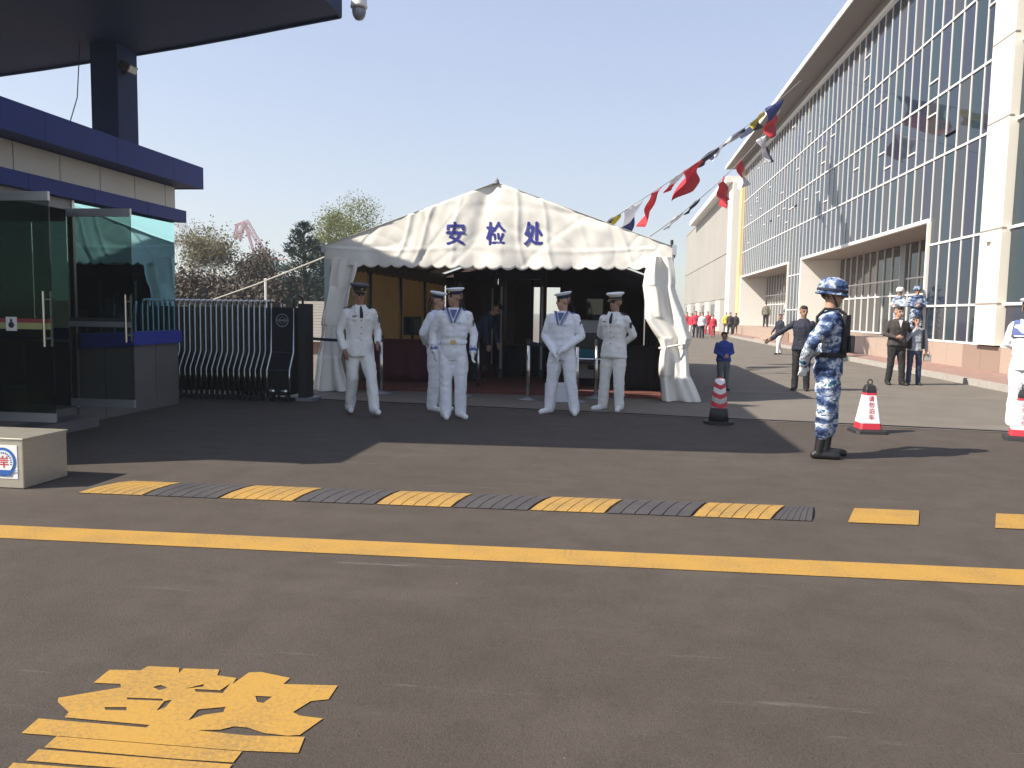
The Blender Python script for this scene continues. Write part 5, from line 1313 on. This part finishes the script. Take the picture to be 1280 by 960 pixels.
# N: boy
person('small boy in blue jacket standing behind the striped cone', G(903, 488), R(15), 1.13, 'blue_cloth', 'trouser_grey', 'shoe_black', style='jacket', hem=.88, head=(R(35), R(4)), voxel=.015, build=1.15, arms={1: ((.27, -.02, 1.14), (.06, -.2, 1.05), (-.8, -.2, 0)), -1: ((-.27, 0, 1.14), (-.08, -.2, 1.0), (.8, -.2, 0))})
# O: walker with white trousers
person('passer-by in dark jacket and white trousers in front of the far steps', G(973, 443), R(-60), 1.55, 'navy_cloth', 'white_cloth', 'shoe_black', style='jacket', hem=.85, head=(0, R(-3)), voxel=.016, arms={-1: ((-.3, .05, 1.15), (-.36, -.1, .95), (0, -.3, -1))}, legs={1: ((.1, -.12, .5), (.1, -.14, .085), 0), -1: ((-.1, .05, .5), (-.1, .2, .085), 0)})
# P: far crowd
crowd = [(864, 421, 'red_cloth', 'white_cloth', 1.6, -10, 'walker in red jacket and pale trousers at the edge of the red group'), (869, 422, 'red_cloth', 'navy_cloth', 1.75, 5, 'walker in red jacket and navy trousers leading the group'), (877, 423, 'white_cloth', 'navy_cloth', 1.66, 0, 'walker in white top among the red-jacketed group'),
         (884, 418, 'red_cloth', 'red_cloth', 1.78, 10, 'tall walker in red tracksuit behind the group'), (891, 421, 'red_cloth', 'red_cloth', 1.5, -5, 'short walker in bright red tracksuit'),
         (907, 418, 'yellow_cloth', 'khaki_cloth', 1.75, 20, 'person in yellow high-visibility vest beyond the boy'), (858, 420, 'red_cloth', 'navy_cloth', 1.68, 8, 'walker in red jacket closest to the tent curtain'), (874, 417, 'red_cloth', 'black_cloth', 1.72, -8, 'walker in red jacket and black trousers behind the white top'), (888, 417, 'white_cloth', 'red_cloth', 1.6, 4, 'walker in white jacket and red trousers at the rear of the group'), (912, 420, 'brown_cloth', 'black_cloth', 1.72, 15, 'person in brown coat between yellow vest and black coat'),
         (919, 419, 'black_cloth', 'black_cloth', 1.7, -30, 'person in black beside the yellow-vested one')]
for i, (px, py, tp, bt, H_, rz, lab) in enumerate(crowd):
    st = .08 if i % 2 else -.08
    person(lab, G(px, py), R(rz), H_, tp, bt, 'shoe_black', style='jacket', hem=.86, voxel=.024, legs={1: ((.1, -.05 - st, .5), (.1, -st * 2, .085), 0), -1: ((-.1, -.05 + st, .5), (-.1, st * 2, .085), 0)}, group='people walking far down the yard')
person('person in grey jacket standing on the far portal terrace', (FX + .6, 57.5, .747), R(160), 1.72, 'khaki_cloth', 'black_cloth', 'shoe_black', style='jacket', hem=.86, voxel=.024)
person('person in grey camouflage at the far portal doors', (FX + 1.0, 53.0, .747), R(60), 1.72, 'grey_camo', 'grey_camo', 'shoe_black', style='jacket', hem=.86, voxel=.024)
for o in COL.objects:
    if '_s' in o: del o['_s']

# ------------------------------------------------------------------ thin spring haze
hzm = bpy.data.materials.new('haze'); hzm.use_nodes = True; n = hzm.node_tree.nodes; n.remove(n['Principled BSDF'])
pvn = n.new('ShaderNodeVolumePrincipled'); pvn.inputs['Color'].default_value = (.86, .90, .97, 1); pvn.inputs['Density'].default_value = .0013; pvn.inputs['Anisotropy'].default_value = .3
hzm.node_tree.links.new(pvn.outputs[0], n['Material Output'].inputs['Volume']); MATS['haze'] = hzm
tag(MB().box((-250, -40, -1.0), (120, 420, 60)).obj('haze', 'haze'), kind='stuff')

# ------------------------------------------------------------------ loose grit on the road
gr = random.Random(91); mb = MB()
for k in range(70):
    x, y = gr.uniform(-4.5, 5.5), gr.uniform(1.9, 8.4); r = gr.uniform(.002, .0055) * (1.8 if gr.random() < .06 else 1)
    pts = [(x + r * gr.uniform(.6, 1.3) * math.cos(a), y + r * gr.uniform(.6, 1.3) * math.sin(a), -.004) for a in (0, 1.3, 2.6, 3.9, 5.2)]
    mb.add(pts + [(x, y, -.004 + r * gr.uniform(.5, .9))], [(i, (i + 1) % 5, 5) for i in range(5)])
M('grit', (.18, .165, .145), .9, var=.5, vscale=3)
tag(mb.obj('grit', 'grit'), kind='stuff')
